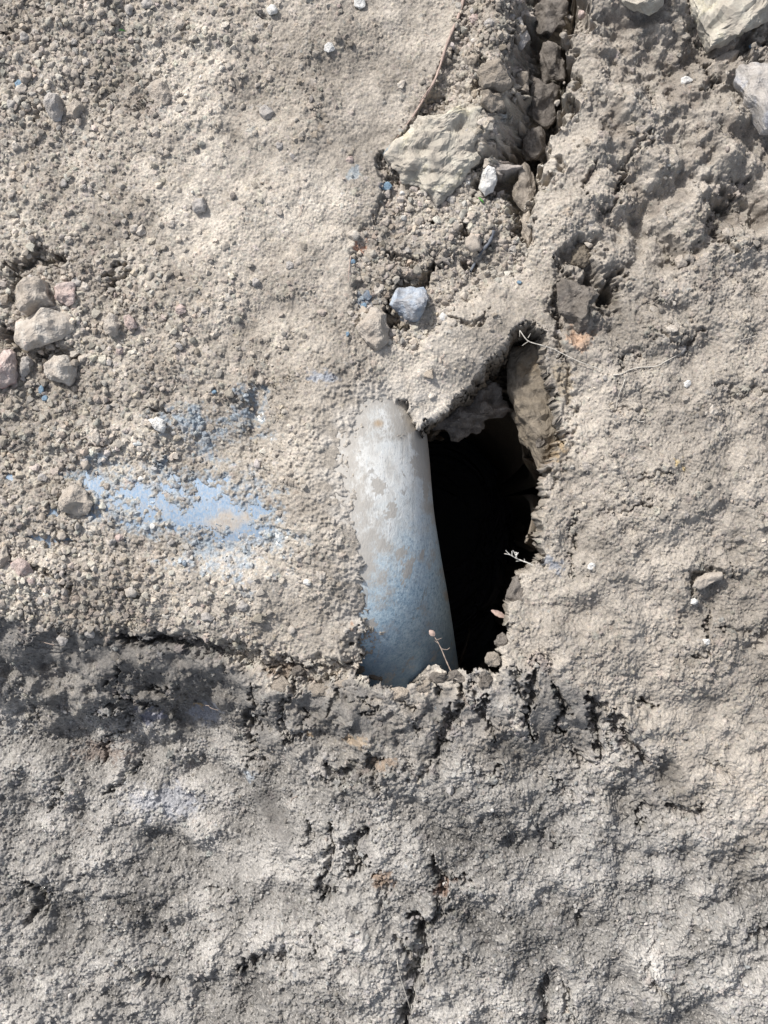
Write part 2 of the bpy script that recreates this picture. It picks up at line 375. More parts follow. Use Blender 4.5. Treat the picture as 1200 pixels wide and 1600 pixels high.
stamp(60000, 3, 6.2, .55, dens=np.clip(coarse * .9 + .07, 0, 1) * gd * (1 - .75 * low), seed=3, tint=.085)
stamp(170000, 1.6, 3.0, .60, dens=np.clip(.15 + .6 * np.clip(.5 + .5 * noise(82, 40, 240, 1.2), 0, 1.2) + .4 * coarse - .45 * film - .25 * low, 0, 1) * gd, seed=4, tint=.08)
zone = np.clip(.55 + .45 * noise(81, 50, 300, 1.2), 0, 1.3)
H += n_vf * (.45 + .75 * zone) * (0.42 + .25 * low + .12 * right) * (1 - .6 * film)

apply_deferred()
cd_ = np.clip(crack_depth / 6, 0, 1) * gd
H += cd_ * (1.6 * n_fine + .6 * n_vf + 1.5 * n_sm)
stamp(60000, 3, 9, .5, dens=cd_ * .8 * (crack_depth < 22), seed=5, tint=.08)
soilcov = (edge <= 0) | ~foot
H = np.where((e > -10) & foot & soilcov, np.maximum(H, zp + 9 + 2 * n_sm), H)
# ------------------------------------------------------------------ the hole with its undercut walls
hA = noise(71, 15, 90, 1.2); hB = noise(72, 15, 90, 1.2)
hole = poly_sdf([(650, 668), (672, 650), (700, 628), (735, 596), (757, 560), (782, 545), (800, 508), (830, 500), (856, 522), (852, 560), (868, 600), (876, 640), (884, 690),
                 (862, 730), (856, 775), (846, 830), (842, 885), (822, 912), (806, 945), (796, 985), (786, 1020), (772, 1046), (744, 1052),
                 (725, 1048), (690, 1046), (655, 1056), (625, 1074), (585, 1076), (552, 1062), (548, 1044), (580, 1028), (600, 1000),
                 (560, 900), (560, 760), (600, 690)], GX + (1.8 + 2.7 * sstep(640, 720, GY)) * hA + 1.3 * n_fine, GY + (1.8 + 2.7 * sstep(640, 720, GY)) * hB + 1.3 * wobx)
H -= 20 * sstep(-85, 0, hole) * np.exp(-(((GX - 715) / 95) ** 2 + ((GY - 595) / 75) ** 2))
deep = poly_sdf([(640, 668), (700, 676), (722, 690), (762, 656), (800, 668), (816, 700), (828, 750), (838, 800), (838, 870), (818, 912), (796, 950),
                 (782, 1000), (768, 1040), (744, 1056), (620, 1078), (590, 1000), (560, 900), (560, 760), (600, 690)], GX + 6 * hA, GY + 6 * hB)
Hrim = H.copy()
ledge = 46 + 95 * sstep(775, 840, GX) * sstep(505, 560, GY) + 62 * sstep(0, 55, hole) + 40 * sstep(560, 660, GY) + 6 * n_sm + 4 * n_fine + 8 * np.abs(n_mid) + 3 * np.abs(noise(73, 10, 50, 1.0))
slope_top = sstep(0, 1, hole / (26 - 20 * sstep(980, 1030, GY) - 10 * sstep(780, 840, GX)))
pocket = sstep(640, 600, GX)
d1 = ledge * slope_top
d2 = 820 * sstep(0, 13, deep) * (1 - pocket) + 120 * sstep(0, 22, deep) * pocket
ent = sstep(0, 3, hole)
depth = (d1 + d2) * ent
H = H - depth
sm = hole.copy()
for _ in range(60):
    sm[1:-1, 1:-1] = (sm[1:-1, 1:-1] * 2 + sm[:-2, 1:-1] + sm[2:, 1:-1] + sm[1:-1, :-2] + sm[1:-1, 2:]) / 6
gy_, gx_ = np.gradient(sm, STEP); gm = np.hypot(gx_, gy_) + .05; gx_ = gx_ / gm; gy_ = gy_ / gm
und = np.clip(depth - 20 - 60 * sstep(1000, 900, GY), 0, 300)
# walls lean back below the lip everywhere except the sloping upper-left face
under_k = interp(GY, [(500, .0), (560, .25), (680, .38), (1000, .40), (1035, .6)]) * sstep(-2, 2, hole)
DX = -gx_ * und * under_k; DY = -gy_ * und * under_k
DX += np.where(hole > 2, 2.5 * n_sm + 1.2 * n_vf, 0); DY += np.where(hole > 2, 2.5 * wA + 1.2 * n_fine, 0)
cs = crack_depth.copy()
for _ in range(10): cs[1:-1, 1:-1] = (cs[1:-1, 1:-1] * 2 + cs[:-2, 1:-1] + cs[2:, 1:-1] + cs[1:-1, :-2] + cs[1:-1, 2:]) / 6
DX += cs * .38
DX = np.clip(DX, -160, 160); DY = np.clip(DY, -160, 160)
ZPX = H

# ------------------------------------------------------------------ ground colour (dry soil, grey earth, smeared clay, blue paint traces)
C = np.ones((NY, NX, 3)) * sand
mixto = lambda c, m: C * (1 - m[..., None]) + c * m[..., None]
C = mixto(pale, np.clip(.45 + .35 * n_col1, 0, 1) * (1 - lowm))
C = mixto(rgb(.285, .259, .227), right * .75)
C = mixto(grey, sstep(-50, 230, e + 18 * n_mid))
C = mixto(clay * 1.2, np.clip(lowm * sstep(140, 60, e + 25 * n_sm) * sstep(1150, 950, GX), 0, 1) * .8)
C = mixto(clay, np.clip(sstep(210, 90, e + 7 * n_mid) * sstep(-25, 10, e) * sstep(560, 300, GX), 0, 1) * .7)
# smooth smears left by a digging tool
C = mixto(rgb(.185, .176, .165), smear * .8)
dust = np.clip(.5 + .5 * n_col2, 0, 1)
C *= (1 + .085 * n_col1 * (1 + low) + .07 * n_col2 + .05 * n_sm - .05 * n_vf * right)[..., None]
C *= (1 + lowm * (1 - sstep(260, 120, e) * sstep(560, 420, GX)) * (.13 * n_mid.clip(-2, 2) + .11 * noise(61, 30, 200, 1.0)))[..., None]
C = mixto(rgb(.20, .175, .15), ur * np.clip(.15 + .45 * noise(62, 25, 140, 1.1), 0, .7))
# bright crumbs on the grey earth
spk = sstep(.6, 1.9, n_col3 + .5 * n_fine) * low * (1 - smear)
C = mixto(rgb(.50, .475, .44), spk * .55)
dk = sstep(.9, 2.0, -n_col3 + .4 * n_sm) * (lowm * .8 + .3)
C = mixto(rgb(.10, .092, .083), dk * .5)
C *= np.where(gid_m[..., None] > 0, gid_col, 1.0)
# iron stained and reddish crumbs
def spot(x, y, rx, ry, c, a):
    global C
    q = np.sqrt(((WX - x) / rx) ** 2 + ((WY - y) / ry) ** 2) + .3 * n_fine * .6
    w = sstep(1.15, .5, q) * a; C = C * (1 - w[..., None]) + rgb(*c) * w[..., None]
for s in [(563, 385, 10, 9, (.45, .22, .14), .7), (905, 530, 26, 16, (.45, .29, .19), .6), (880, 600, 18, 26, (.28, .22, .14), .4), (862, 690, 14, 40, (.30, .215, .12), .7),
          (545, 985, 8, 6, (.4, .2, .1), .5), (1050, 725, 12, 5, (.55, .42, .2), .7), (285, 1130, 10, 6, (.42, .27, .10), .7), (480, 1155, 8, 8, (.40, .26, .12), .5),
          (120, 1210, 50, 20, (.20, .155, .13), .6), (600, 1385, 14, 20, (.25, .16, .10), .6), (690, 1395, 14, 10, (.22, .13, .09), .6), (600, 1200, 22, 9, (.28, .19, .12), .5),
          (350, 850, 30, 16, (.3, .25, .2), .2), (505, 590, 26, 10, (.30, .38, .50), .4), (550, 1160, 18, 12, (.42, .30, .18), .4), (440, 1060, 40, 10, (.16, .10, .06), .5),
          (640, 220, 20, 10, (.2, .33, .46), .3), (575, 468, 14, 16, (.10, .17, .25), .6), (612, 240, 14, 14, (.13, .24, .33), .7), (603, 290, 12, 10, (.18, .26, .38), .5), (552, 268, 14, 8, (.32, .38, .42), .6),
          (205, 1140, 26, 14, (.13, .14, .20), .6), (300, 1140, 30, 16, (.30, .32, .37), .5), (230, 1290, 70, 30, (.27, .29, .34), .5), (370, 1240, 14, 12, (.36, .40, .44), .6),
          (868, 880, 10, 16, (.2, .25, .33), .5), (890, 1000, 8, 8, (.3, .3, .3), .2), (700, 290, 10, 10, (.30, .15, .14), .5)]:
    spot(*s)
# paint rubbed into the thin soil over the buried pipe
tr = np.clip(sstep(-.9, .5, blue_open) * (edge < -25), 0, 1) * (foot * 1.0)
C = mixto(rgb(.21, .30, .39), tr * .60 * np.clip(.65 + .4 * n_col2, 0, 1))
tr2 = sstep(-70, 5, edge) * (1 - sstep(0, 10, edge)) * sstep(1040, 960, GY)
C = mixto(rgb(.46, .44, .41), tr2 * .55 * np.clip(.6 + .5 * n_sm, 0, 1))
C = np.clip(C, .02, .8)
# under the lip: darker, browner soil
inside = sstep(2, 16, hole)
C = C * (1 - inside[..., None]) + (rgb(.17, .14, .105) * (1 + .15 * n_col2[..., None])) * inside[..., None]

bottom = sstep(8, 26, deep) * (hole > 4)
C = C * (1 - bottom[..., None]) + rgb(.055, .057, .062) * bottom[..., None]      # darkness of the deep hole painted into the soil colour

# ------------------------------------------------------------------ materials
def new_mat(name):
    m = bpy.data.materials.new(name); m.use_nodes = True
    t = m.node_tree; t.nodes.clear()
    o = t.nodes.new('ShaderNodeOutputMaterial'); b = t.nodes.new('ShaderNodeBsdfPrincipled')
    t.links.new(b.outputs[0], o.inputs[0]); b.inputs['Roughness'].default_value = .95
    b.inputs['Specular IOR Level'].default_value = .2
    return m, t, b
def nnode(t, scale, detail=4, rough=.6, coord=None, dist=0):
    n = t.nodes.new('ShaderNodeTexNoise'); n.inputs['Scale'].default_value = scale
    n.inputs['Detail'].default_value = detail; n.inputs['Roughness'].default_value = rough; n.inputs['Distortion'].default_value = dist
    if coord: t.links.new(coord, n.inputs['Vector'])
    return n
def ramp(t, src, stops):
    r = t.nodes.new('ShaderNodeValToRGB'); el = r.color_ramp.elements
    while len(el) < len(stops): el.new(.5)
    for k, (p, c) in enumerate(stops):
        el[k].position = p; el[k].color = (*c, 1) if len(c) == 3 else c
    t.links.new(src, r.inputs[0]); return r
def mixc(t, fac, a, b, mode='MIX'):
    m = t.nodes.new('ShaderNodeMix'); m.data_type = 'RGBA'; m.blend_type = mode
    for k, v in ((0, fac), (6, a), (7, b)):
        if hasattr(v, 'is_linked'): t.links.new(v, m.inputs[k])
        else: m.inputs[k].default_value = v if k == 0 else ((*v, 1) if len(v) == 3 else v)
    return m.outputs[2]
def bump(t, b, src, strength, dist, prev=None):
    n = t.nodes.new('ShaderNodeBump'); n.inputs['Strength'].default_value = strength; n.inputs['Distance'].default_value = dist
    t.links.new(src, n.inputs['Height'])
    if prev: t.links.new(prev, n.inputs['Normal'])
    t.links.new(n.outputs[0], b.inputs['Normal']); return n.outputs[0]
def objcoord(t):
    return t.nodes.new('ShaderNodeTexCoord').outputs['Object']

m_soil, t, b = new_mat('dry_earth')
at = t.nodes.new('ShaderNodeAttribute'); at.attribute_name = 'soil_colour'
co = objcoord(t)
f1 = nnode(t, 700, 3, .7, co); f2 = nnode(t, 260, 3, .6, co)
v1 = ramp(t, f1.outputs[0], [(.3, (.72, .72, .72)), (.52, (1, 1, 1)), (.72, (1.32, 1.31, 1.28))])
v2 = ramp(t, f2.outputs[0], [(.3, (.86, .86, .87)), (.7, (1.12, 1.11, 1.09))])
c1 = mixc(t, 1.0, at.outputs['Color'], v1.outputs[0], 'MULTIPLY'); c2 = mixc(t, 1.0, c1, v2.outputs[0], 'MULTIPLY')
t.links.new(c2, b.inputs['Base Color'])
p = bump(t, b, f2.outputs[0], .5, .0016); bump(t, b, f1.outputs[0], .6, .0008, p)

def rock_mat(name, a, c2, c3=None, scale=60, dust=.35, spec=.25, dustc=(.36, .31, .26)):
    m, t, b = new_mat(name); co = objcoord(t)
    n1 = nnode(t, scale, 6, .65, co, .6); n2 = nnode(t, scale * 5, 4, .7, co); n3 = nnode(t, scale * .5, 5, .6, co, 1.0); n4 = nnode(t, 900, 2, .6, co)
    r = ramp(t, n1.outputs[0], [(.38, a), (.62, c2)])
    col = r.outputs[0]
    if c3:
        k = ramp(t, n3.outputs[0], [(.56, (0, 0, 0)), (.64, (1, 1, 1))]); col = mixc(t, k.outputs[0], col, c3)
    k2 = ramp(t, n2.outputs[0], [(.3, (.70, .70, .70)), (.5, (1, 1, 1)), (.75, (1.22, 1.22, 1.2))]); col = mixc(t, 1.0, col, k2.outputs[0], 'MULTIPLY')
    k3 = ramp(t, n3.outputs[0], [(.42, (1, 1, 1)), (.60, (0, 0, 0))])
    mm = t.nodes.new('ShaderNodeMath'); mm.operation = 'MULTIPLY'; t.links.new(k3.outputs[0], mm.inputs[0]); mm.inputs[1].default_value = dust
    col = mixc(t, mm.outputs[0], col, dustc)
    t.links.new(col, b.inputs['Base Color']); b.inputs['Roughness'].default_value = .85; b.inputs['Specular IOR Level'].default_value = spec
    p = bump(t, b, n1.outputs[0], .55, .004); p = bump(t, b, n2.outputs[0], .7, .0016, p); bump(t, b, n4.outputs[0], .5, .0006, p)
    return m
M = {
 'yellow': rock_mat('yellowish_limestone', (.40, .375, .315), (.52, .49, .42), (.46, .42, .32), 45, .8, dustc=(.335, .30, .255)),
 'pale': rock_mat('pale_limestone', (.40, .37, .33), (.56, .53, .48), (.42, .33, .28), 60, .7),
 'tan': rock_mat('tan_sandstone', (.31, .28, .245), (.41, .375, .33), (.40, .33, .26), 60, .7),
 'pink': rock_mat('pinkish_stone', (.36, .27, .25), (.52, .44, .41), (.40, .24, .21), 70, .35),
 'bluegrey': rock_mat('blue_grey_stone', (.20, .25, .32), (.38, .43, .49), (.30, .33, .37), 80, .45),
 'grey': rock_mat('grey_stone', (.27, .26, .25), (.44, .42, .40), (.34, .34, .36), 70, .35),
 'white': rock_mat('white_stone', (.58, .57, .54), (.76, .76, .74), None, 90, .2),
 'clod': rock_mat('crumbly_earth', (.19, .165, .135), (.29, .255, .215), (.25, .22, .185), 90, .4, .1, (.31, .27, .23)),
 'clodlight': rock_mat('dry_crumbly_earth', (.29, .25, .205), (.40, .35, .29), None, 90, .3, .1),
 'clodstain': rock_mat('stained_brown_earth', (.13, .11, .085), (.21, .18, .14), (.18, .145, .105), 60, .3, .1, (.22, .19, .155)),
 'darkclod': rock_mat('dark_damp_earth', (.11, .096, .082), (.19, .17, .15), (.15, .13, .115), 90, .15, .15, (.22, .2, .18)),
 'chip': rock_mat('blue_paint_chip_surface', (.12, .20, .28), (.22, .33, .42), None, 120, .12, .3),
 'darkblue': rock_mat('slate_blue_crumbs', (.06, .10, .15), (.14, .20, .27), None, 120, .3),
}
def plain(name, c, rough=.8, var=.25):
    m, t, b = new_mat(name); co = objcoord(t); n = nnode(t, 300, 3, .6, co)
    r = ramp(t, n.outputs[0], [(.3, tuple(v * (1 - var) for v in c)), (.7, tuple(v * (1 + var) for v in c))])
    t.links.new(r.outputs[0], b.inputs['Base Color']); b.inputs['Roughness'].default_value = rough; return m
m_root = plain('pale_root_skin', (.46, .43, .38)); m_rootb = plain('brown_root_skin', (.36, .28, .24)); m_twig = plain('dark_twig_bark', (.14, .15, .17))
m_leaf = plain('dry_leaf_skin', (.36, .27, .23)); m_green = plain('green_blade', (.12, .30, .08)); m_stalk = plain('dry_stalk', (.30, .24, .20)); m_grey_stalk = plain('grey_dry_plant', (.50, .49, .46))

# painted steel of the pipe: pale blue paint, rubbed, scratched, dusty
m_pipe, t, b = new_mat('chalky_blue_painted_pipe'); co = objcoord(t)
at = t.nodes.new('ShaderNodeAttribute'); at.attribute_name = 'pipe_wear_shade'
sep = t.nodes.new('ShaderNodeSeparateColor'); t.links.new(at.outputs['Color'], sep.inputs[0])     # R = cream chalk, G = stain, B = deep blue: side pipe paint, shade painted on main pipe foot
mp = t.nodes.new('ShaderNodeMapping'); t.links.new(co, mp.inputs[0]); mp.inputs['Rotation'].default_value = (0, 0, math.radians(-25)); mp.inputs['Scale'].default_value = (1.0, .55, 1.0)
n1 = nnode(t, 26, 6, .65, co, .4); n2 = nnode(t, 230, 8, .8, co); n3 = nnode(t, 420, 4, .7, mp.outputs[0]); n4 = nnode(t, 60, 5, .7, mp.outputs[0], .5)
blu = ramp(t, n2.outputs[0], [(.36, (.13, .22, .31)), (.45, (.35, .48, .57)), (.58, (.56, .68, .73))])
crm = ramp(t, n4.outputs[0], [(.32, (.52, .50, .46)), (.5, (.70, .69, .65)), (.68, (.79, .80, .78))])
fac = t.nodes.new('ShaderNodeMath'); fac.operation = 'ADD'; t.links.new(sep.outputs[0], fac.inputs[0])
sc = t.nodes.new('ShaderNodeMath'); sc.operation = 'MULTIPLY_ADD'; t.links.new(n1.outputs[0], sc.inputs[0]); sc.inputs[1].default_value = 1.4; sc.inputs[2].default_value = -.7
t.links.new(sc.outputs[0], fac.inputs[1]); fac.use_clamp = True
col = mixc(t, fac.outputs[0], blu.outputs[0], crm.outputs[0])
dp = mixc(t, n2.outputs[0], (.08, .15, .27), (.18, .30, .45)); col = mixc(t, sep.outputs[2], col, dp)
# dirt sticking to the paint
dm = ramp(t, n4.outputs[0], [(.60, (0, 0, 0)), (.66, (1, 1, 1))]); dm3 = ramp(t, n3.outputs[0], [(.60, (0, 0, 0)), (.68, (1, 1, 1))])
ad = t.nodes.new('ShaderNodeMath'); ad.operation = 'MULTIPLY'; t.links.new(dm.outputs[0], ad.inputs[0]); ad.inputs[1].default_value = .7
col = mixc(t, ad.outputs[0], col, (.30, .265, .225))
a3 = t.nodes.new('ShaderNodeMath'); a3.operation = 'MULTIPLY'; t.links.new(dm3.outputs[0], a3.inputs[0]); a3.inputs[1].default_value = .5
col = mixc(t, a3.outputs[0], col, (.15, .19, .24))
ad2 = t.nodes.new('ShaderNodeAttribute'); ad2.attribute_name = 'pipe_dust'
dsum = t.nodes.new('ShaderNodeMath'); dsum.operation = 'MULTIPLY_ADD'; t.links.new(n3.outputs[0], dsum.inputs[0]); dsum.inputs[1].default_value = .95; t.links.new(ad2.outputs['Fac'], dsum.inputs[2])
dsr = ramp(t, dsum.outputs[0], [(.62, (0, 0, 0)), (.98, (.95, .95, .95))])
col = mixc(t, dsr.outputs[0], col, (.46, .43, .385))
stn = mixc(t, n2.outputs[0], (.38, .24, .12), (.48, .38, .26)); col = mixc(t, sep.outputs[1], col, stn)
mp2 = t.nodes.new('ShaderNodeMapping'); t.links.new(co, mp2.inputs[0]); mp2.inputs['Rotation'].default_value = (0, 0, math.radians(14)); mp2.inputs['Scale'].default_value = (9.0, .9, 3.0)
n5 = nnode(t, 45, 4, .7, mp2.outputs[0], .8); mp3 = t.nodes.new('ShaderNodeMapping'); t.links.new(co, mp3.inputs[0]); mp3.inputs['Rotation'].default_value = (0, 0, math.radians(-38)); mp3.inputs['Scale'].default_value = (7.0, 1.1, 3.0)
n6 = nnode(t, 60, 3, .6, mp3.outputs[0], .5)
sc5 = ramp(t, n5.outputs[0], [(.60, (1, 1, 1)), (.645, (.72, .76, .80)), (.69, (1, 1, 1))]); sc6 = ramp(t, n6.outputs[0], [(.33, (1.22, 1.20, 1.17)), (.37, (1, 1, 1))])
col = mixc(t, .8, col, sc5.outputs[0], 'MULTIPLY'); col = mixc(t, .8, col, sc6.outputs[0], 'MULTIPLY')
t.links.new(col, b.inputs['Base Color']); b.inputs['Roughness'].default_value = .62; b.inputs['Specular IOR Level'].default_value = .3
p = bump(t, b, n4.outputs[0], .35, .003); bump(t, b, n3.outputs[0], .35, .0008, p)

# ------------------------------------------------------------------ mesh helpers
def tag(o, label=None, cat=None, group=None, kind=None):
    if label: o['label'] = label
    if cat: o['category'] = cat
    if group: o['group'] = group
    if kind: o['kind'] = kind
    return o
def mesh_from(name, V, F, mat, smooth=True, col=None, colname='soil_colour'):
    V = np.asarray(V, np.float32); F = np.asarray(F, np.int32)
    me = bpy.data.meshes.new(name); k = F.shape[1]
    me.vertices.add(len(V)); me.vertices.foreach_set('co', V.ravel())
    me.loops.add(F.size); me.loops.foreach_set('vertex_index', F.ravel())
    me.polygons.add(len(F)); me.polygons.foreach_set('loop_start', np.arange(0, F.size, k, dtype=np.int32))
    me.polygons.foreach_set('use_smooth', np.full(len(F), smooth, bool))
    me.update(calc_edges=True)
    if col is not None:
        a = me.attributes.new(colname, 'FLOAT_COLOR', 'POINT'); cc = np.ones((len(V), 4), np.float32); cc[:, :3] = col.reshape(-1, 3)
        a.data.foreach_set('color', cc.ravel())
    me.materials.append(mat)
    return me
def link(name, me, loc=(0, 0, 0), rot=(0, 0, 0), parent=None):
    o = bpy.data.objects.new(name, me); COL.objects.link(o); o.location = loc; o.rotation_euler = rot
    if parent: o.parent = parent
    return o
def hz(x, y):
    i = int(np.clip((y - Y0) / STEP, 0, NY - 1)); j = int(np.clip((x - X0) / STEP, 0, NX - 1)); return float(ZPX[i, j])
def hsm(x, y, r=6):
    w = window(x - r, y - r, x + r, y + r); return float(np.mean(ZPX[w]))
def ahead(x, y, z=None):
    """where a thing seen over (x, y) really stands, given the height of the soil there"""
    if z is None: z = hsm(x, y)
    k = (CAM_H / S - z) / (CAM_H / S); return 600 + (x - 600) * k, 800 + (y - 800) * k

# ------------------------------------------------------------------ the ground sheet, reaching far beyond the frame
ext = np.concatenate([np.cumsum(np.linspace(STEP, 7, 60)), 0 * np.zeros(0)]); last = ext[-1]
ext = np.concatenate([ext, last + 7.5 * np.arange(1, 90)]); last = ext[-1]
ext = np.concatenate([ext, last + np.cumsum(9 * 1.25 ** np.arange(1, 34))]); ext = ext[ext < 60000]
ax_ = np.concatenate([xs[0] - ext[::-1], xs, xs[-1] + ext]); ay_ = np.concatenate([ys[0] - ext[::-1], ys, ys[-1] + ext])
ne = len(ext)
def pad(A): return np.pad(A, [(ne, ne), (ne, ne)] + [(0, 0)] * (A.ndim - 2), mode='edge')
EX, EY = np.meshgrid(ax_, ay_)
out = np.maximum(np.maximum(X0 - EX, EX - X1), np.maximum(Y0 - EY, EY - Y1)); out = np.maximum(out, 0)
wi = np.floor((ay_ - Y0) / STEP).astype(int) % NY; wj = np.floor((ax_ - X0) / STEP).astype(int) % NX
def tile(A): return A[wi][:, wj]
rough0 = 7 * n_big + 4 * n_mid + 2.2 * n_sm + 1.5 * n_fine + 1.0 * np.abs(wobx)
Hb = blur(ZPX, 30); Rb = blur(rough0, 30)
Zf = tile(rough0) + pad(Hb - Rb) * np.exp(-out / 260.) + pad((ZPX - Hb) - (rough0 - Rb)) * np.exp(-out / 9.)
Cw = np.exp(-out / 9.)[..., None]; Cb = np.stack([blur(C[..., k], 60) for k in range(3)], -1); Cl = np.exp(-out / 260.)[..., None]
Cout = (pad(Cb) * Cl + sand * (1 - Cl)) * (1 + .07 * tile(n_col1) + .08 * tile(n_col2) + .04 * tile(n_sm))[..., None]
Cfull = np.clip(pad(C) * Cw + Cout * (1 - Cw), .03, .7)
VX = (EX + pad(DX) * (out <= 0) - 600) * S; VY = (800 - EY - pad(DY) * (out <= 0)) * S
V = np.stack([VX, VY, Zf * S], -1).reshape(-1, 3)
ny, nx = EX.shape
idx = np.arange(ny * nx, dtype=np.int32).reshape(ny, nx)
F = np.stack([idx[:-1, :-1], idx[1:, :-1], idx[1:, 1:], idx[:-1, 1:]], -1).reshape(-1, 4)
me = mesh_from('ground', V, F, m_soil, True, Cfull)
tag(link('ground', me), kind='structure')
del V, F, VX, VY, EX, EY, Zf

# ------------------------------------------------------------------ pipe
NR = 300
def sweep(ctrl, rad, k):
    fine = catmull(ctrl, k); tan = np.gradient(fine, axis=0); tan /= np.linalg.norm(tan, axis=1)[:, None]
    for _ in range(12): tan[1:-1] = (tan[:-2] + tan[1:-1] * 2 + tan[2:]) / 4
    tan /= np.linalg.norm(tan, axis=1)[:, None]; PV = []
    for c, tt in zip(fine, tan):
        u = np.cross(tt, (0, 0, 1.0)); u /= np.linalg.norm(u); v = np.cross(u, tt)
        a = np.linspace(0, 2 * np.pi, NR, endpoint=False); PV.append(c + rad * (np.cos(a)[:, None] * u + np.sin(a)[:, None] * v))
    PV = np.array(PV).reshape(-1, 3); n = len(fine); ii_ = np.arange(n - 1)[:, None]; jj_ = np.arange(NR)[None, :]; j2 = (jj_ + 1) % NR
    return PV, np.stack(np.broadcast_arrays(ii_ * NR + jj_, ii_ * NR + j2, (ii_ + 1) * NR + j2, (ii_ + 1) * NR + jj_), -1).reshape(-1, 4)
pipe_root = bpy.data.objects.new('buried_pipe', None); COL.objects.link(pipe_root)
tag(pipe_root, 'large pale blue painted pipe half buried in dry soil beside the dark hole', 'pipe')
for part, ctl, rad, kk in (('main_pipe', ctrl, PR, 44), ('side_pipe', bctrl, BR, 60)):
    PV, PF = sweep(ctl, rad, kk)
    px, py = PV[:, 0], PV[:, 1]
    cream = np.clip(sstep(1040, 720, py + (px - 600) * .9) * 1.2 - .10, 0, 1)
    nf_ = n_sm[np.clip(((py - Y0) / STEP).astype(int), 0, NY - 1), np.clip(((px - X0) / STEP).astype(int), 0, NX - 1)]
    q = np.sqrt(((px - 352) / 34) ** 2 + ((py - 812) / 20) ** 2) + .28 * nf_; stain = sstep(1.2, .3, q) * .55
    q2 = np.sqrt(((px - 592) / 9) ** 2 + ((py - 662) / 7) ** 2); stain = np.maximum(stain, sstep(1.2, .4, q2) * .8)
    bluepaint_shade = np.full(len(px), .75) if part == 'side_pipe' else .75 * sstep(950, 1075, py + 12 * n_sm[np.clip(((py - Y0) / STEP).astype(int), 0, NY - 1), np.clip(((px - X0) / STEP).astype(int), 0, NX - 1)])  # side pipe's own blue; on the main pipe, shade painted towards its foot
    cream = cream * (.35 if part == 'side_pipe' else 1)
    jx = np.clip(((px - X0) / STEP).astype(int), 0, NX - 1); iy = np.clip(((py - Y0) / STEP).astype(int), 0, NY - 1)
    ed_ = edge[iy, jx]
    dusty = np.where((px > 455) & (py > 600) & (py < 1100), sstep(66, -5, ed_) * .62 * sstep(1060, 820, py) + .02, 0.22) + .12 * n_sm[iy, jx] * (ed_ > -20)
    for (bx, by, brx, bry, ba) in [(638, 892, 7, 20, .35), (628, 866, 7, 11, .3), (598, 850, 6, 9, .2), (662, 866, 4, 9, .2), (612, 800, 9, 14, .3), (668, 765, 5, 16, 0), (650, 720, 7, 12, .2), (592, 760, 10, 12, 0), (575, 980, 12, 9, 0)]:
        ddx, ddy = px - bx, py - by; c_, s_ = math.cos(ba), math.sin(ba); jn = n_fine[iy, jx] + 1.2 * n_vf[iy, jx]
        dusty = np.maximum(dusty, sstep(1.25, .6, np.sqrt(((ddx * c_ + ddy * s_) / brx) ** 2 + ((-ddx * s_ + ddy * c_) / bry) ** 2) + .18 * jn) * .95 * (part == 'main_pipe'))
    dustv = np.clip(dusty, 0, 1)
    pc = np.stack([cream, stain, bluepaint_shade * (1 - stain)], -1)
    PW = np.stack([(PV[:, 0] - 600) * S, (800 - PV[:, 1]) * S, PV[:, 2] * S], -1)
    me = mesh_from('pipe', PW, PF, m_pipe, True, pc, 'pipe_wear_shade')
    a_ = me.attributes.new('pipe_dust', 'FLOAT', 'POINT'); a_.data.foreach_set('value', dustv.astype(np.float32))

    o = link(part, me, parent=pipe_root)
    if part == 'side_pipe': o['label'] = 'bluer buried branch with an orange stain, showing through thin soil'

# ------------------------------------------------------------------ stones
def ico(sub):
    import bmesh
    bm = bmesh.new(); bmesh.ops.create_icosphere(bm, subdivisions=sub, radius=1)
    V = np.array([v.co[:] for v in bm.verts]); F = np.array([[v.index for v in f.verts] for f in bm.faces]); bm.free(); return V, F
ICO = {k: ico(k) for k in (1, 2, 3, 4, 5, 6)}
def lump(V, seed, k=3.0, amp=.12, oct=3):
    r = np.random.default_rng(seed); o = np.zeros(len(V))
    for q in range(oct):
        for _ in range(5):
            d = r.standard_normal(3); d /= np.linalg.norm(d)
            o += amp * .5 ** q * np.sin(V @ d * k * 2 ** q + r.uniform(0, 6.3)) / 2.2
    return o
def facets(V, seed, n=9, lo=.62, hi=.92):
    r = np.random.default_rng(seed); V = V.copy()
    for _ in range(n):
        d = r.standard_normal(3); d /= np.linalg.norm(d); h = r.uniform(lo, hi)
        s = V @ d; m = s > h; V[m] -= ((s[m] - h) * .98)[:, None] * d
    return V
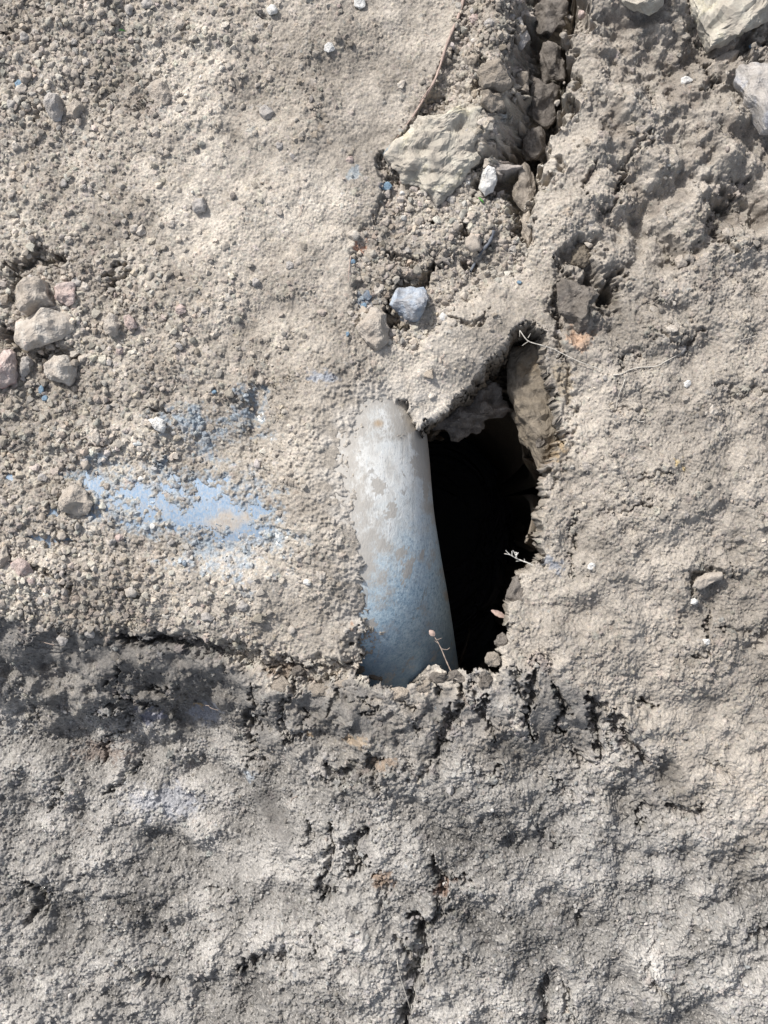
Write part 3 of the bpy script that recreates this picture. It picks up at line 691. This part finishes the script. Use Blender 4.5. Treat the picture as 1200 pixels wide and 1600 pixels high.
def stone_mesh(name, mat, seed, outline, thick, sub=5, rough=.05, nf=8, flat=.0, grit=1.0, **_):
    """a stone whose outline seen from above follows the given points, in design units about its centre"""
    V, F = ICO[sub]; V = facets(V, seed, nf)
    V = V * (1 + lump(V, seed + 1, 4, rough))[:, None]
    O = np.array(outline, float); c = O.mean(0); O = O - c
    ang = np.arctan2(O[:, 1], O[:, 0]); rad = np.hypot(O[:, 0], O[:, 1]); s = np.argsort(ang); ang, rad = ang[s], rad[s]
    A2 = np.concatenate([ang - 2 * np.pi, ang, ang + 2 * np.pi])
    P2 = np.tile(np.stack([rad * np.cos(ang), rad * np.sin(ang)], -1), (3, 1))
    th = np.arctan2(-V[:, 1], V[:, 0]); k = np.clip(np.searchsorted(A2, th) - 1, 0, len(A2) - 2)
    a, b_ = P2[k], P2[k + 1]; d = np.stack([np.cos(th), np.sin(th)], -1); ed = b_ - a
    den = d[:, 0] * ed[:, 1] - d[:, 1] * ed[:, 0]; R = (a[:, 0] * ed[:, 1] - a[:, 1] * ed[:, 0]) / np.where(np.abs(den) < 1e-6, 1e-6, den)
    rxy = np.hypot(V[:, 0], V[:, 1]); rr = np.clip(rxy, 0, 1.05) ** (1 - flat)
    X = d[:, 0] * R * rr; Y = -d[:, 1] * R * rr; Z = V[:, 2] * thick
    Q = np.stack([X, Y, Z], -1); Z += lump(Q / max(thick, 12), seed + 5, 2.5, .13 * thick)
    nrm = V / np.linalg.norm(V, axis=1)[:, None]; md = lump(Q / 9.0, seed + 6, 1.6, grit * min(1.5, .05 * thick + .3), 4); md += grit * .45 * lump(Q / 30.0, seed + 8, 1.6, 1.5, 2); md += np.random.default_rng(seed).normal(0, .22, len(V)) * (thick > 9)
    X += nrm[:, 0] * md; Y += nrm[:, 1] * md; Z += nrm[:, 2] * md * 1.2
    return mesh_from(name, np.stack([X, Y, Z], -1) * S, F, mat, False if sub >= 5 else True), c
def stone(name, matk, seed, outline, thick, label, cat='stone', lift=.35, group=None, tilt=(0, 0), zabs=None, **kw):
    me, c = stone_mesh(name, M[matk], seed, outline, thick, **kw)
    z = hsm(c[0], c[1], 8) + thick * lift * (.7 if thick > 14 else 1)
    if zabs is not None: z = zabs
    ax, ay = ahead(c[0], c[1], z)
    o = link(name, me, W(ax, ay, z), (tilt[0], tilt[1], 0)); return tag(o, label, cat, group)

stone('limestone_slab', 'yellow', 3, [(652, 180), (668, 176), (700, 172), (720, 160), (742, 156), (758, 170), (757, 215), (752, 245), (735, 270), (705, 305), (682, 320),
      (660, 300), (640, 284), (612, 268), (604, 240), (620, 222), (640, 210)], 26, 'large yellowish limestone slab lying in rubble beside the crack', 'rock', .45, sub=6, flat=.45, nf=6, tilt=(.05, -.04), grit=2.4)
stone('field_stone', 'bluegrey', 11, [(608, 478), (620, 455), (642, 446), (662, 449), (672, 468), (668, 490), (655, 503), (632, 504), (618, 494)], 28,
      'blue grey angular stone in a dark pocket above the hole', 'stone', .30, nf=7)
stone('field_stone', 'tan', 17, [(558, 500), (568, 484), (590, 480), (604, 492), (612, 512), (608, 535), (590, 548), (572, 540), (560, 520)], 24,
      'tan and grey stone touching the blue grey stone on its lower left', 'stone', .35)
stone('field_stone', 'white', 19, [(754, 262), (762, 252), (772, 262), (776, 282), (771, 298), (758, 304), (750, 290)], 12, 'small white oval stone at the right corner of the limestone slab', 'stone', 2.2, flat=.3)
stone('field_stone', 'tan', 23, [(28, 448), (45, 432), (72, 430), (84, 446), (84, 476), (70, 492), (42, 494), (26, 480)], 26, 'tan crumbly stone above the big pale stone at left', 'stone', .4)
stone('field_stone', 'pink', 29, [(84, 448), (98, 438), (116, 444), (124, 462), (118, 478), (98, 484), (85, 472)], 24, 'pinkish grey stone right of the tan crumbly stone', 'stone', .4)
stone('field_stone', 'pale', 31, [(18, 500), (48, 488), (84, 484), (112, 492), (116, 516), (96, 532), (70, 540), (42, 550), (24, 534), (16, 516)], 30, 'largest pale stone of the cluster at the left edge', 'stone', .45, flat=.25)
stone('field_stone', 'pink', 37, [(-20, 545), (8, 538), (24, 552), (30, 575), (24, 598), (4, 606), (-20, 600)], 26, 'pinkish stone cut by the left edge of the photo', 'stone', .4)
stone('field_stone', 'grey', 41, [(30, 556), (46, 552), (54, 566), (50, 584), (36, 588), (29, 572)], 15, 'small grey stone between the cut pinkish stone and the whitish one', 'stone', .4)
stone('field_stone', 'pale', 43, [(60, 566), (78, 556), (106, 557), (120, 572), (122, 590), (108, 603), (88, 598), (66, 584)], 24, 'whitish angular stone below the big pale stone', 'stone', .5)
stone('field_stone', 'pale', 47, [(160, 500), (170, 488), (184, 492), (192, 506), (184, 524), (172, 526), (163, 516)], 15, 'pale pointed stone, left one of a close pair', 'stone', .5)
stone('field_stone', 'pink', 53, [(192, 494), (202, 489), (212, 500), (214, 512), (204, 518), (195, 510)], 11, 'pale stone with red fleck, right one of a close pair', 'stone', .5)
stone('field_stone', 'white', 59, [(232, 656), (244, 651), (258, 657), (261, 668), (254, 676), (242, 670)], 10, 'cream white pebble left of the upper blue paint patch', 'stone', .7, flat=.2)
stone('field_stone', 'tan', 61, [(88, 782), (98, 764), (120, 756), (138, 768), (144, 786), (136, 804), (114, 806), (95, 800)], 18, 'round tan stone at the left end of the blue paint streak', 'stone', .35)
stone('field_stone', 'grey', 67, [(66, 158), (78, 146), (94, 148), (100, 168), (96, 188), (84, 190), (72, 176)], 18, 'pale grey stone near the upper left corner', 'stone', .45)
stone('field_stone', 'tan', 71, [(100, 160), (114, 150), (130, 158), (134, 174), (120, 186), (104, 182)], 16, 'brown stone just right of the pale grey stone', 'stone', .3)
stone('field_stone', 'tan', 73, [(228, 136), (246, 122), (262, 128), (274, 150), (256, 168), (238, 160)], 12, 'flat tan stone pressed in the upper left soil', 'stone', .3)
stone('field_stone', 'pink', 79, [(16, 880), (30, 872), (48, 880), (54, 896), (38, 904), (20, 898)], 13, 'reddish stone in coarse soil at the left edge', 'stone', .4)
stone('field_stone', 'tan', 83, [(-5, 860), (10, 850), (14, 872), (4, 886), (-8, 884)], 12, 'grey tan stone touching the left edge by the reddish stone', 'stone', .4)
stone('limestone_slab', 'yellow', 89, [(1085, -30), (1082, 20), (1094, 52), (1108, 76), (1140, 62), (1176, 46), (1215, 20), (1240, -40)], 34, 'big pale slab cut by the upper right corner', 'rock', .5, flat=.45, nf=6, grit=2.2)
stone('limestone_slab', 'yellow', 97, [(966, -20), (968, 6), (990, 18), (1015, 22), (1036, 10), (1040, -25)], 20, 'pale slab cut by the top edge right of the crack', 'rock', .5, flat=.3)
stone('field_stone', 'grey', 101, [(1150, 95), (1168, 82), (1215, 88), (1230, 130), (1225, 200), (1190, 215), (1165, 170), (1150, 130)], 30, 'broad bluish white rock at the right edge under the slab', 'rock', .2)
stone('field_stone', 'tan', 103, [(1100, 108), (1118, 92), (1138, 78), (1154, 82), (1146, 102), (1122, 122), (1106, 124)], 18, 'smooth tan lump below the big corner slab', 'stone', .5)
stone('field_stone', 'pale', 107, [(1140, 62), (1150, 60), (1150, 74), (1142, 76)], 8, 'tiny pale chip tucked under the corner slab', 'stone', .5, sub=3)
stone('field_stone', 'clod' , 109, [(748, 98), (762, 90), (785, 92), (800, 108), (798, 132), (780, 142), (756, 136), (746, 118)], 26, 'round brown clod above the limestone slab', 'clod', .45)
stone('field_stone', 'clod', 113, [(750, 140), (768, 136), (788, 146), (786, 168), (768, 176), (752, 164)], 20, 'brown clod wedged between round clod and slab', 'clod', .35)
stone('field_stone', 'clodlight', 127, [(728, 86), (738, 80), (748, 90), (744, 102), (732, 102)], 10, 'small knob of soil left of the round brown clod', 'clod', .5, sub=4)
stone('field_stone', 'grey', 131, [(790, 40), (815, 24), (828, 60), (816, 84), (790, 78), (772, 60)], 20, 'grey clod on the left bank of the crack near the top', 'clod', .4)
stone('flat_shard', 'tan', 137, [(1080, 918), (1086, 904), (1104, 896), (1126, 892), (1128, 900), (1108, 912), (1090, 924)], 9, 'flat stone shard standing in a hollow on the right', 'stone', 1.3, flat=.2, tilt=(.5, .2))
stone('field_stone', 'white', 139, [(1076, 936), (1086, 932), (1092, 940), (1086, 947), (1077, 944)], 7, 'small cream pebble under the flat shard', 'stone', .9, sub=4)
stone('field_stone', 'tan', 149, [(1052, 402), (1062, 396), (1074, 404), (1072, 418), (1058, 420)], 12, 'small tan pebble right of the two brown hollows', 'stone', .7, sub=4)
for k, (x, y, r, m, lb) in enumerate([(515, 75, 11, 'white', 'white quartz chip on smooth sand near the top'), (563, 5, 13, 'white', 'white stone at the very top edge'),
        (1072, 126, 11, 'white', 'white angular chip on the upper right bank'), (1044, 254, 9, 'white', 'white chip halfway down the upper right bank'),
        (925, 885, 9, 'white', 'white flat chip right of the lower hole'), (1104, 1002, 7, 'white', 'white chip beside the short crack at right'),
        (1074, 600, 8, 'white', 'white chip below the rootlets on the right'), (209, 357, 9, 'pale', 'bright pale pebble in the upper left coarse soil'), (268, 350, 8, 'pale', 'pale pebble right of the bright pale pebble'),
        (480, 910, 8, 'white', 'white crumb left of the lower pipe'), (455, 985, 8, 'pale', 'round pale pebble above the dark crevice'), (203, 925, 13, 'pale', 'glassy pale pebble in soil above the dark band'),
        (63, 982, 9, 'pale', 'pale pebble on the edge of the dark band at left'), (140, 990, 11, 'grey', 'grey white pebble on the edge of the dark band'), (1135, 362, 9, 'pale', 'pale pebble in the shaded dip at far right'),
        (325, 965, 12, 'grey', 'flat greyish stone pressed in soil left of centre'), (730, 285, 7, 'white', 'tiny white crumb just left of the oval stone'), (628, 302, 5, 'white', 'tiny round white bead in rubble'),
        (655, 345, 9, 'tan', 'tan pebble in the rubble'), (712, 353, 10, 'tan', 'round beige pebble in a shaded pit of the rubble'), (693, 496, 8, 'white', 'cream chip right of the blue grey stone'),
        (742, 380, 18, 'tan', 'beige lump left of the dark twig'), (552, 368, 11, 'pale', 'pale pebble on the border of the rubble'), (220, 748, 6, 'white', 'white crumb above the blue streak'), (238, 822, 6, 'white', 'white crumb below the blue streak'),
        (310, 322, 16, 'grey', 'bluish grey stone in the upper left soil'), (416, 175, 13, 'grey', 'grey purple stone pressed in sand near the top'), (425, 15, 10, 'white', 'pale chip close to the top edge')]):
    rs = random.Random(k); n_ = 7
    ol = [(x + r * rs.uniform(.75, 1.1) * math.cos(a * 6.283 / n_), y + r * rs.uniform(.65, 1.05) * math.sin(a * 6.283 / n_)) for a in range(n_)]
    stone('pebble', m, 200 + k, ol, r * .6, lb, 'pebble', .45, sub=4, flat=.15)

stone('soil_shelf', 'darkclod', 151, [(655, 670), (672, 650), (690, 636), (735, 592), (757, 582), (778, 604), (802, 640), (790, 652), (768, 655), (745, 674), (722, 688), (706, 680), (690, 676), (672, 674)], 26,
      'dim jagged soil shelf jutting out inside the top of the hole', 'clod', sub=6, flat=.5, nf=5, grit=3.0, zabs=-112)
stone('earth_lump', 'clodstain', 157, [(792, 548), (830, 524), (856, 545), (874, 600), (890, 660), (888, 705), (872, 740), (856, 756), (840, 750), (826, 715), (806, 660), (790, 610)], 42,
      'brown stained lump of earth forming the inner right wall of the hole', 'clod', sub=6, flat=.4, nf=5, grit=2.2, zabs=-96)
stone('soil_clod', 'darkclod', 163, [(874, 446), (900, 428), (926, 440), (934, 462), (922, 484), (918, 512), (904, 524), (886, 502), (872, 474)], 22, 'dark brown clod sunk in the hollow right of the crack end', 'clod', .25, sub=5, grit=2.5)
stone('soil_clod', 'clodstain', 167, [(884, 388), (904, 378), (928, 384), (936, 402), (918, 416), (892, 412)], 14, 'smaller brown clod in the hollow above the dark brown one', 'clod', .25, sub=5, grit=2.2)

# scattered small pebbles, each of its own
rs = random.Random(5)
protos = [stone_mesh('pebble', M[mk], 300 + k, [(10 * math.cos(a) * rs.uniform(.8, 1.1), 10 * math.sin(a) * rs.uniform(.6, 1)) for a in np.linspace(0, 6.28, 8)[:-1]], 6.0, sub=4, rough=.12, nf=12)[0]
          for k, mk in enumerate(['tan', 'tan', 'pale', 'grey', 'tan', 'pink', 'grey', 'pale', 'clodlight', 'tan'])]
cnt = 0
while cnt < 240:
    x = rs.uniform(0, 1200); y = rs.uniform(0, 1000)
    i = int((y - Y0) / STEP); j = int((x - X0) / STEP)
    if rs.random() > coarse[i, j] * .9 or edge[i, j] > -60 or lowm[i, j] > .3 or hole[i, j] > -15: continue
    s = rs.uniform(.45, 1.15) ** 1.3; z = hsm(x, y, 5) + 2.0 * s; ax, ay = ahead(x, y, z)
    o = link('pebble', protos[rs.randrange(len(protos))], W(ax, ay, z), (rs.uniform(-.4, .4), rs.uniform(-.4, .4), rs.uniform(0, 6.28))); o.scale = (s, s, s * rs.uniform(.7, 1.1))
    tag(o, 'small dusty pebble lying loose in the dry soil', 'pebble', 'pebbles strewn over the dry soil'); cnt += 1

# blue paint flakes
for k, (x, y, w_, h_, a, lb) in enumerate([(64, 609, 6, 9, .4, 'pale blue paint flake on soil below the left stones'), (70, 622, 6, 6, .2, 'short blue flake broken off below the other at left'),
        (1181, 73, 13, 9, .1, 'blue paint flake under the corner slab'), (609, 240, 8, 9, .5, 'dark blue flake at the left corner of the limestone slab'), (622, 228, 9, 6, 0, 'pale blue flake against the upper left of the slab'),
        (657, 217, 6, 6, .3, 'blue fleck lying on the limestone slab'), (603, 290, 10, 7, .1, 'blue flake in the rubble under the slab'), (551, 409, 6, 5, 0, 'light blue bead of paint in the rubble'),
        (575, 462, 8, 11, .3, 'dark blue flake left of the blue grey stone'), (568, 478, 9, 6, -.3, 'blue flake above the tan and grey stone'), (543, 522, 5, 6, 0, 'pale blue fleck left of the tan stone'),
        (30, 132, 8, 9, .2, 'blue fleck at the upper left edge'), (811, 441, 5, 4, 0, 'tiny blue fleck above the hole'), (335, 612, 5, 4, 0, 'tiny blue fleck above the upper paint patch')]):
    r_ = random.Random(k + 40); ol = [(x + (w_ * math.cos(q) * math.cos(a) - h_ * math.sin(q) * math.sin(a)) * r_.uniform(.75, 1.1), y + (w_ * math.cos(q) * math.sin(a) + h_ * math.sin(q) * math.cos(a)) * r_.uniform(.75, 1.1)) for q in np.linspace(0, 6.28, 7)[:-1]]
    stone('paint_flake', 'darkblue' if 'dark' in lb else 'chip', 400 + k, ol, 2.6, lb, 'paint flake', 1.3, sub=3, flat=.4)

# clods along the rim of the hole and the lower lip
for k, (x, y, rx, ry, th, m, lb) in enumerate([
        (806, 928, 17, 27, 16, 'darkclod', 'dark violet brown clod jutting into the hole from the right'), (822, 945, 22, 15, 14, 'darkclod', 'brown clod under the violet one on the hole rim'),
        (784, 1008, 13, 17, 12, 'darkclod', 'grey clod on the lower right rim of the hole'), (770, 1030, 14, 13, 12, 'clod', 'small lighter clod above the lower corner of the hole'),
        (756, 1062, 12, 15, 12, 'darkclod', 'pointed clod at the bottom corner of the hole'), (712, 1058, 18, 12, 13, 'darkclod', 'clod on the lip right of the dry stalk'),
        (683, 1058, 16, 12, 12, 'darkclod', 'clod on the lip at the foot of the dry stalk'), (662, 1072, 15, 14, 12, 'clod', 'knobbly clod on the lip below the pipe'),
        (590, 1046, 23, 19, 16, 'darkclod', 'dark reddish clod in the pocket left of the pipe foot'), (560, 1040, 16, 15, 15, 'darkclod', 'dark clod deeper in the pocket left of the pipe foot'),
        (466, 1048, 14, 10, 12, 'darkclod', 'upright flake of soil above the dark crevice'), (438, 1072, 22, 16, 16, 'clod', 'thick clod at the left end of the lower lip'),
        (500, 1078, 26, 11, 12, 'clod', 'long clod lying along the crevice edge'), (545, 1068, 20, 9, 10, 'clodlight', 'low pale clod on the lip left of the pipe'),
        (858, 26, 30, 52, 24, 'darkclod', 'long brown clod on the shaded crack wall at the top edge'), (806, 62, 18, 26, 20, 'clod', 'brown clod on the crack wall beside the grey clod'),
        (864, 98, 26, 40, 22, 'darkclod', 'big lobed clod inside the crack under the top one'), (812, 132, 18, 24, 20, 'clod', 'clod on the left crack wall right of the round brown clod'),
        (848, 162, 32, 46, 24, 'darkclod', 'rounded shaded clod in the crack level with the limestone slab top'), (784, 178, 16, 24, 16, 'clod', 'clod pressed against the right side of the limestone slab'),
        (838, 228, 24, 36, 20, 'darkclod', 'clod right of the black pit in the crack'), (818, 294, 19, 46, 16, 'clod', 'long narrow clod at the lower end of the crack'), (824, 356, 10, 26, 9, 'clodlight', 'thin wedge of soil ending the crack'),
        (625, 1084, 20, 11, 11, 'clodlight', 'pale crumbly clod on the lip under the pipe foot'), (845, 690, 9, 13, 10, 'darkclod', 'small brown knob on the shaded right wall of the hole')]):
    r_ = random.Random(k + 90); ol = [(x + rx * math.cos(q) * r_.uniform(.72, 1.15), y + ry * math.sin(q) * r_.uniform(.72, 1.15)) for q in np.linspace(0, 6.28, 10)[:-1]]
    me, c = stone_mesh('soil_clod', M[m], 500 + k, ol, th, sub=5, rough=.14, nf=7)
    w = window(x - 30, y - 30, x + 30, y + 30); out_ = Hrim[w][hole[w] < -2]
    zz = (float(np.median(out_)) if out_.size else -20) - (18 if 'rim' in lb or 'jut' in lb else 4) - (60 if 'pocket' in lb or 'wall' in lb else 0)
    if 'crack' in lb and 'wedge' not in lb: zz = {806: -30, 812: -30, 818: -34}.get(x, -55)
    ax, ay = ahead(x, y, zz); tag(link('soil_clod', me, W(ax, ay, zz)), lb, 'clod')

# loose crumbs too many to count
def crumbs(name, n, r0, r1, dens, seed, mat, lb):
    r_ = np.random.default_rng(seed); VV = []; FF = []; CC = []; base = 0
    vs = [facets(ICO[2][0] * (1 + lump(ICO[2][0], q, 3, .2))[:, None], seed + q, 9, .45, .8) for q in range(12)]; Fi = ICO[2][1]
    x = r_.uniform(-60, 1260, n * 8); y = r_.uniform(-60, 1660, n * 8); i = ((y - Y0) / STEP).astype(int); j = ((x - X0) / STEP).astype(int)
    k = r_.uniform(0, 1, n * 8) < dens[i, j]; x, y, i, j = x[k][:n], y[k][:n], i[k][:n], j[k][:n]
    for q in range(len(x)):
        v = vs[q % 12]; s = r0 + (r1 - r0) * r_.uniform() ** 2.5; a = r_.uniform(0, 6.28); c_, s_ = math.cos(a), math.sin(a)
        vv = v * (s, s * r_.uniform(.6, 1), s * r_.uniform(.5, .9)); vv = np.stack([vv[:, 0] * c_ - vv[:, 1] * s_, vv[:, 0] * s_ + vv[:, 1] * c_, vv[:, 2]], -1)
        VV.append(vv * S + (W(x[q], y[q], ZPX[i[q], j[q]] + .25 * s))); FF.append(Fi + base); base += len(v)
        CC.append(np.broadcast_to(C[i[q], j[q]] * math.exp(r_.normal(0.03, .13)) * (1 + r_.normal(0, .012) * np.array([1, 0, -1.])), (len(v), 3)))
    me = mesh_from(name, np.concatenate(VV), np.concatenate(FF), mat, False, np.clip(np.concatenate(CC), .03, .75))
    tag(link(name, me), lb, 'soil crumbs', kind='stuff')
ok = (edge < -8) & (hole < -6)
crumbs('soil_crumbs', 9000, 2.2, 8.5, np.clip(coarse ** 1.5 * (1 - low) * (1 - .7 * film) * ok, 0, 1), 61, m_soil, 'loose beige soil crumbs covering the dry upper ground')
crumbs('earth_crumbs', 7000, 1.8, 5.5, np.clip(.5 * low * (1 - smear) * ok + .12 * right * ok, 0, 1), 62, m_soil, 'fine grey earth crumbs on the lower and right ground')

# ------------------------------------------------------------------ roots, twigs, dry plants
def tube(paths, r0, r1, mat, name, seg=6):
    VV = []; FF = []; base = 0
    for P, ra, rb in paths:
        P = np.array(P, float); P = catmull(P, 5) if len(P) > 2 else P
        T = np.gradient(P, axis=0); T /= np.linalg.norm(T, axis=1)[:, None] + 1e-9
        for k, (c, t_) in enumerate(zip(P, T)):
            u = np.cross(t_, (.1, .2, 1.0)); u /= np.linalg.norm(u); v = np.cross(u, t_); rad = ra + (rb - ra) * k / (len(P) - 1)
            rad *= 1 + .2 * math.sin(k * 1.9)
            a = np.linspace(0, 2 * np.pi, seg, endpoint=False); VV.append(c + rad * (np.cos(a)[:, None] * u + np.sin(a)[:, None] * v))
        n = len(P)
        for i in range(n - 1):
            for j in range(seg): FF.append([base + i * seg + j, base + i * seg + (j + 1) % seg, base + (i + 1) * seg + (j + 1) % seg, base + (i + 1) * seg + j])
        base += n * seg
    V = np.concatenate(VV); V = np.stack([(V[:, 0] - 600) * S, (800 - V[:, 1]) * S, V[:, 2] * S], -1)
    return mesh_from(name, V, FF, mat, True)
def on(pts, lift, absz=None, rim=False):
    o = []
    for p in pts:
        z = (float(np.mean(Hrim[window(p[0] - 9, p[1] - 9, p[0] + 9, p[1] + 9)])) + lift + (p[2] if len(p) > 2 else 0)) if rim else absz if absz is not None else max(hz(p[0], p[1]), hsm(p[0], p[1], 8)) + (p[2] if len(p) > 2 else lift)
        x, y = ahead(p[0], p[1], z); o.append((x, y, z))
    return o
def thing_tube(name, paths, mat, lb, cat, group=None): return tag(link(name, tube(paths, 0, 0, mat, name)), lb, cat, group)
thing_tube('root', [(on([(728, -40), (722, 8), (708, 45), (698, 70), (686, 108), (676, 132), (660, 158), (644, 184)], 3.5), 2.3, 1.7),
                    (on([(676, 132), (668, 142), (655, 160)], 4), 1.2, .6)], m_rootb, 'long thin brown root along the edge of the sand at the top', 'root')
thing_tube('root', [(on([(642, 186), (620, 215), (598, 250)], 1.5), 1.0, .6)], m_rootb, 'faint brown root end running down towards the slab', 'root')
thing_tube('rootlet', [(on([(812, 516), (822, 530), (830, 535), (848, 540), (864, 545), (880, 553), (905, 565), (922, 571), (938, 577)], 9, rim=True), .85, .6), (on([(826, 533), (816, 540)], 9, rim=True), .5, .3),
                       (on([(825, 528), (829, 521)], 9, rim=True), .45, .3), (on([(873, 551), (867, 562)], 9, rim=True), .45, .3), (on([(812, 516), (812, 526)], 9, rim=True), .5, .3), (on([(860, 544), (860, 549)], 9, rim=True), .45, .3)], m_root,
           'branching white rootlet hanging over the top right rim of the hole', 'root')
thing_tube('rootlet', [(on([(958, 586), (972, 584), (984, 578), (1000, 574), (1025, 572), (1045, 562), (1068, 550)], 2.5), 1.1, .7), (on([(980, 580), (974, 600), (966, 620), (962, 640)], 2.5), .9, .4)], m_root,
           'white forked rootlet lying on the right bank', 'root')
thing_tube('rootlet', [(on([(993, 655), (1000, 659), (1008, 658)], 2.0), .9, .6)], m_root, 'tiny curl of root below the forked rootlet', 'root')
thing_tube('rootlet', [(on([(620, 1488), (622, 1510), (628, 1535), (636, 1560), (642, 1580)], 4), 1.0, .6)], m_root, 'thin white rootlet beside the crevice at the bottom', 'root')
thing_tube('rootlet', [(on([(1058, 1465), (1070, 1460), (1082, 1455)], 3), 1.0, .6)], m_root, 'short white rootlet on the lower right earth', 'root')
thing_tube('rootlet', [(on([(548, 400), (545, 425), (544, 440)], 3), .8, .5)], m_rootb, 'short hair of root on the rubble border', 'root')
thing_tube('twig', [(on([(772, 360), (765, 378), (752, 394), (744, 408), (735, 424)], 4.5), 2.8, 2.1)], m_twig, 'short dark grey twig stuck in the rubble', 'twig')
thing_tube('twig', [(on([(41, 1001), (60, 1002), (85, 1008)], 1.5), 1.1, .7)], m_stalk, 'thin straw on the smooth dark band at left', 'twig')
zr = -30
for (x, y, L, a, m_, lb) in [(905, 395, 26, .5, m_stalk, 'short brown fibre over the hollow right of the crack'), (1165, 530, 30, 2.9, m_root, 'pale hair of root on the upper right bank'), (690, 560, 18, 2.2, m_rootb, 'thin brown fibre on the soil above the hole'),
                              (330, 1105, 22, .3, m_stalk, 'straw bit on the shaded slope'), (930, 1390, 24, 1.4, m_root, 'white fibre on the pale lower ground right of centre'), (455, 1250, 20, 2.4, m_stalk, 'straw bit beside the clay smear'), (250, 1470, 24, .9, m_root, 'fine pale fibre in the lower left earth'),
                              (1010, 700, 20, .2, m_stalk, 'dull straw bit on the right bank'), (470, 330, 22, 2.0, m_rootb, 'thin brown fibre on smooth sand left of the rubble'), (140, 260, 20, .6, m_stalk, 'dull straw bit in the upper left soil')]:
    r_ = random.Random(int(x)); P_ = [(x + L * (k / 4 - .5) * math.cos(a) + r_.uniform(-2, 2), y + L * (k / 4 - .5) * math.sin(a) + r_.uniform(-2, 2)) for k in range(5)]
    thing_tube('plant_fibre', [(on(P_, 2.0), .75, .35)], m_, lb, 'plant fibre', 'plant fibres lying on the soil')
thing_tube('dry_sprig', [(on([(834, 884), (826, 880), (815, 876), (806, 872), (797, 867), (788, 865)], 0, zr), 1.3, .6), (on([(808, 873), (803, 862), (801, 860)], 0, zr + 4), .8, .4),
                         (on([(806, 871), (810, 863)], 0, zr + 6), .7, .4), (on([(800, 868), (800, 861)], 0, zr + 6), .7, .5), (on([(797, 867), (790, 860)], 0, zr + 5), .7, .4), (on([(815, 876), (806, 877)], 0, zr - 4), .7, .4),
                         (on([(820, 878), (819, 873)], 0, zr), .6, .4), (on([(806, 868), (808, 865), (805, 863)], 0, zr + 6), 1.6, 1.2)], m_grey_stalk, 'pale dry sprig sticking out over the black hole', 'dry plant')
d0 = thing_tube('dry_weed', [(on([(705, 1050), (697, 1032), (690, 1015), (684, 1003), (678, 994)], 0, -14), 1.1, .8), (on([(690, 1014), (698, 1015), (703, 1012)], 0, -12), .6, .4), (on([(686, 1006), (679, 1001)], 0, -12), .6, .4),
                              (on([(682, 1000), (690, 997)], 0, -12), .5, .3)], m_stalk, 'dried weed stalk leaning over the lower end of the pipe', 'dry plant')
def leaf(name, x, y, L, Wd_, a, z, mat, lb=None, cat=None, parent=None, curl=3.0):
    V = []; F = []; n = 10
    for i in range(n + 1):
        t_ = i / n; w_ = Wd_ * math.sin(math.pi * min(1, t_ * .96 + .02)) ** .7 * (1 + .12 * math.sin(i * 2.3))
        for s_, dz in ((-1, curl), (0, 0), (1, curl)):
            u = (t_ - .5) * L; v = s_ * w_ / 2; X = x + u * math.cos(a) - v * math.sin(a); Y = y + u * math.sin(a) + v * math.cos(a)
            V.append(W(X, Y, z + dz * (w_ / max(Wd_, 1)) + 2 * math.sin(t_ * 3)))
    for i in range(n):
        for j in range(2): F.append([i * 3 + j, (i + 1) * 3 + j, (i + 1) * 3 + j + 1, i * 3 + j + 1])
    m = len(V); V = V + [(q[0], q[1], q[2] - .8 * S) for q in V]; F = F + [[k + m for k in reversed(f)] for f in F]
    o = link(name, mesh_from(name, V, F, mat, True), parent=parent)
    if lb: tag(o, lb, cat)
    return o
ax, ay = ahead(675, 989, -12); leaf('seed_head', ax, ay, 12, 9, .8, -12, m_leaf, parent=d0)
ax, ay = ahead(779, 959, -30); leaf('dead_leaf', ax, ay, 26, 9, .45, -30, m_leaf, 'small pinkish dead leaf poking out over the lower hole', 'leaf')
leaf('grass_blade', 752, 311, 13, 3, .8, hsm(752, 311) + 5, m_green, 'tiny green grass blade below the white oval stone', 'grass blade')
leaf('grass_blade', 192, 50, 12, 2.5, .2, hsm(192, 50) + 5, m_green, 'tiny green blade in the upper left soil', 'grass blade')
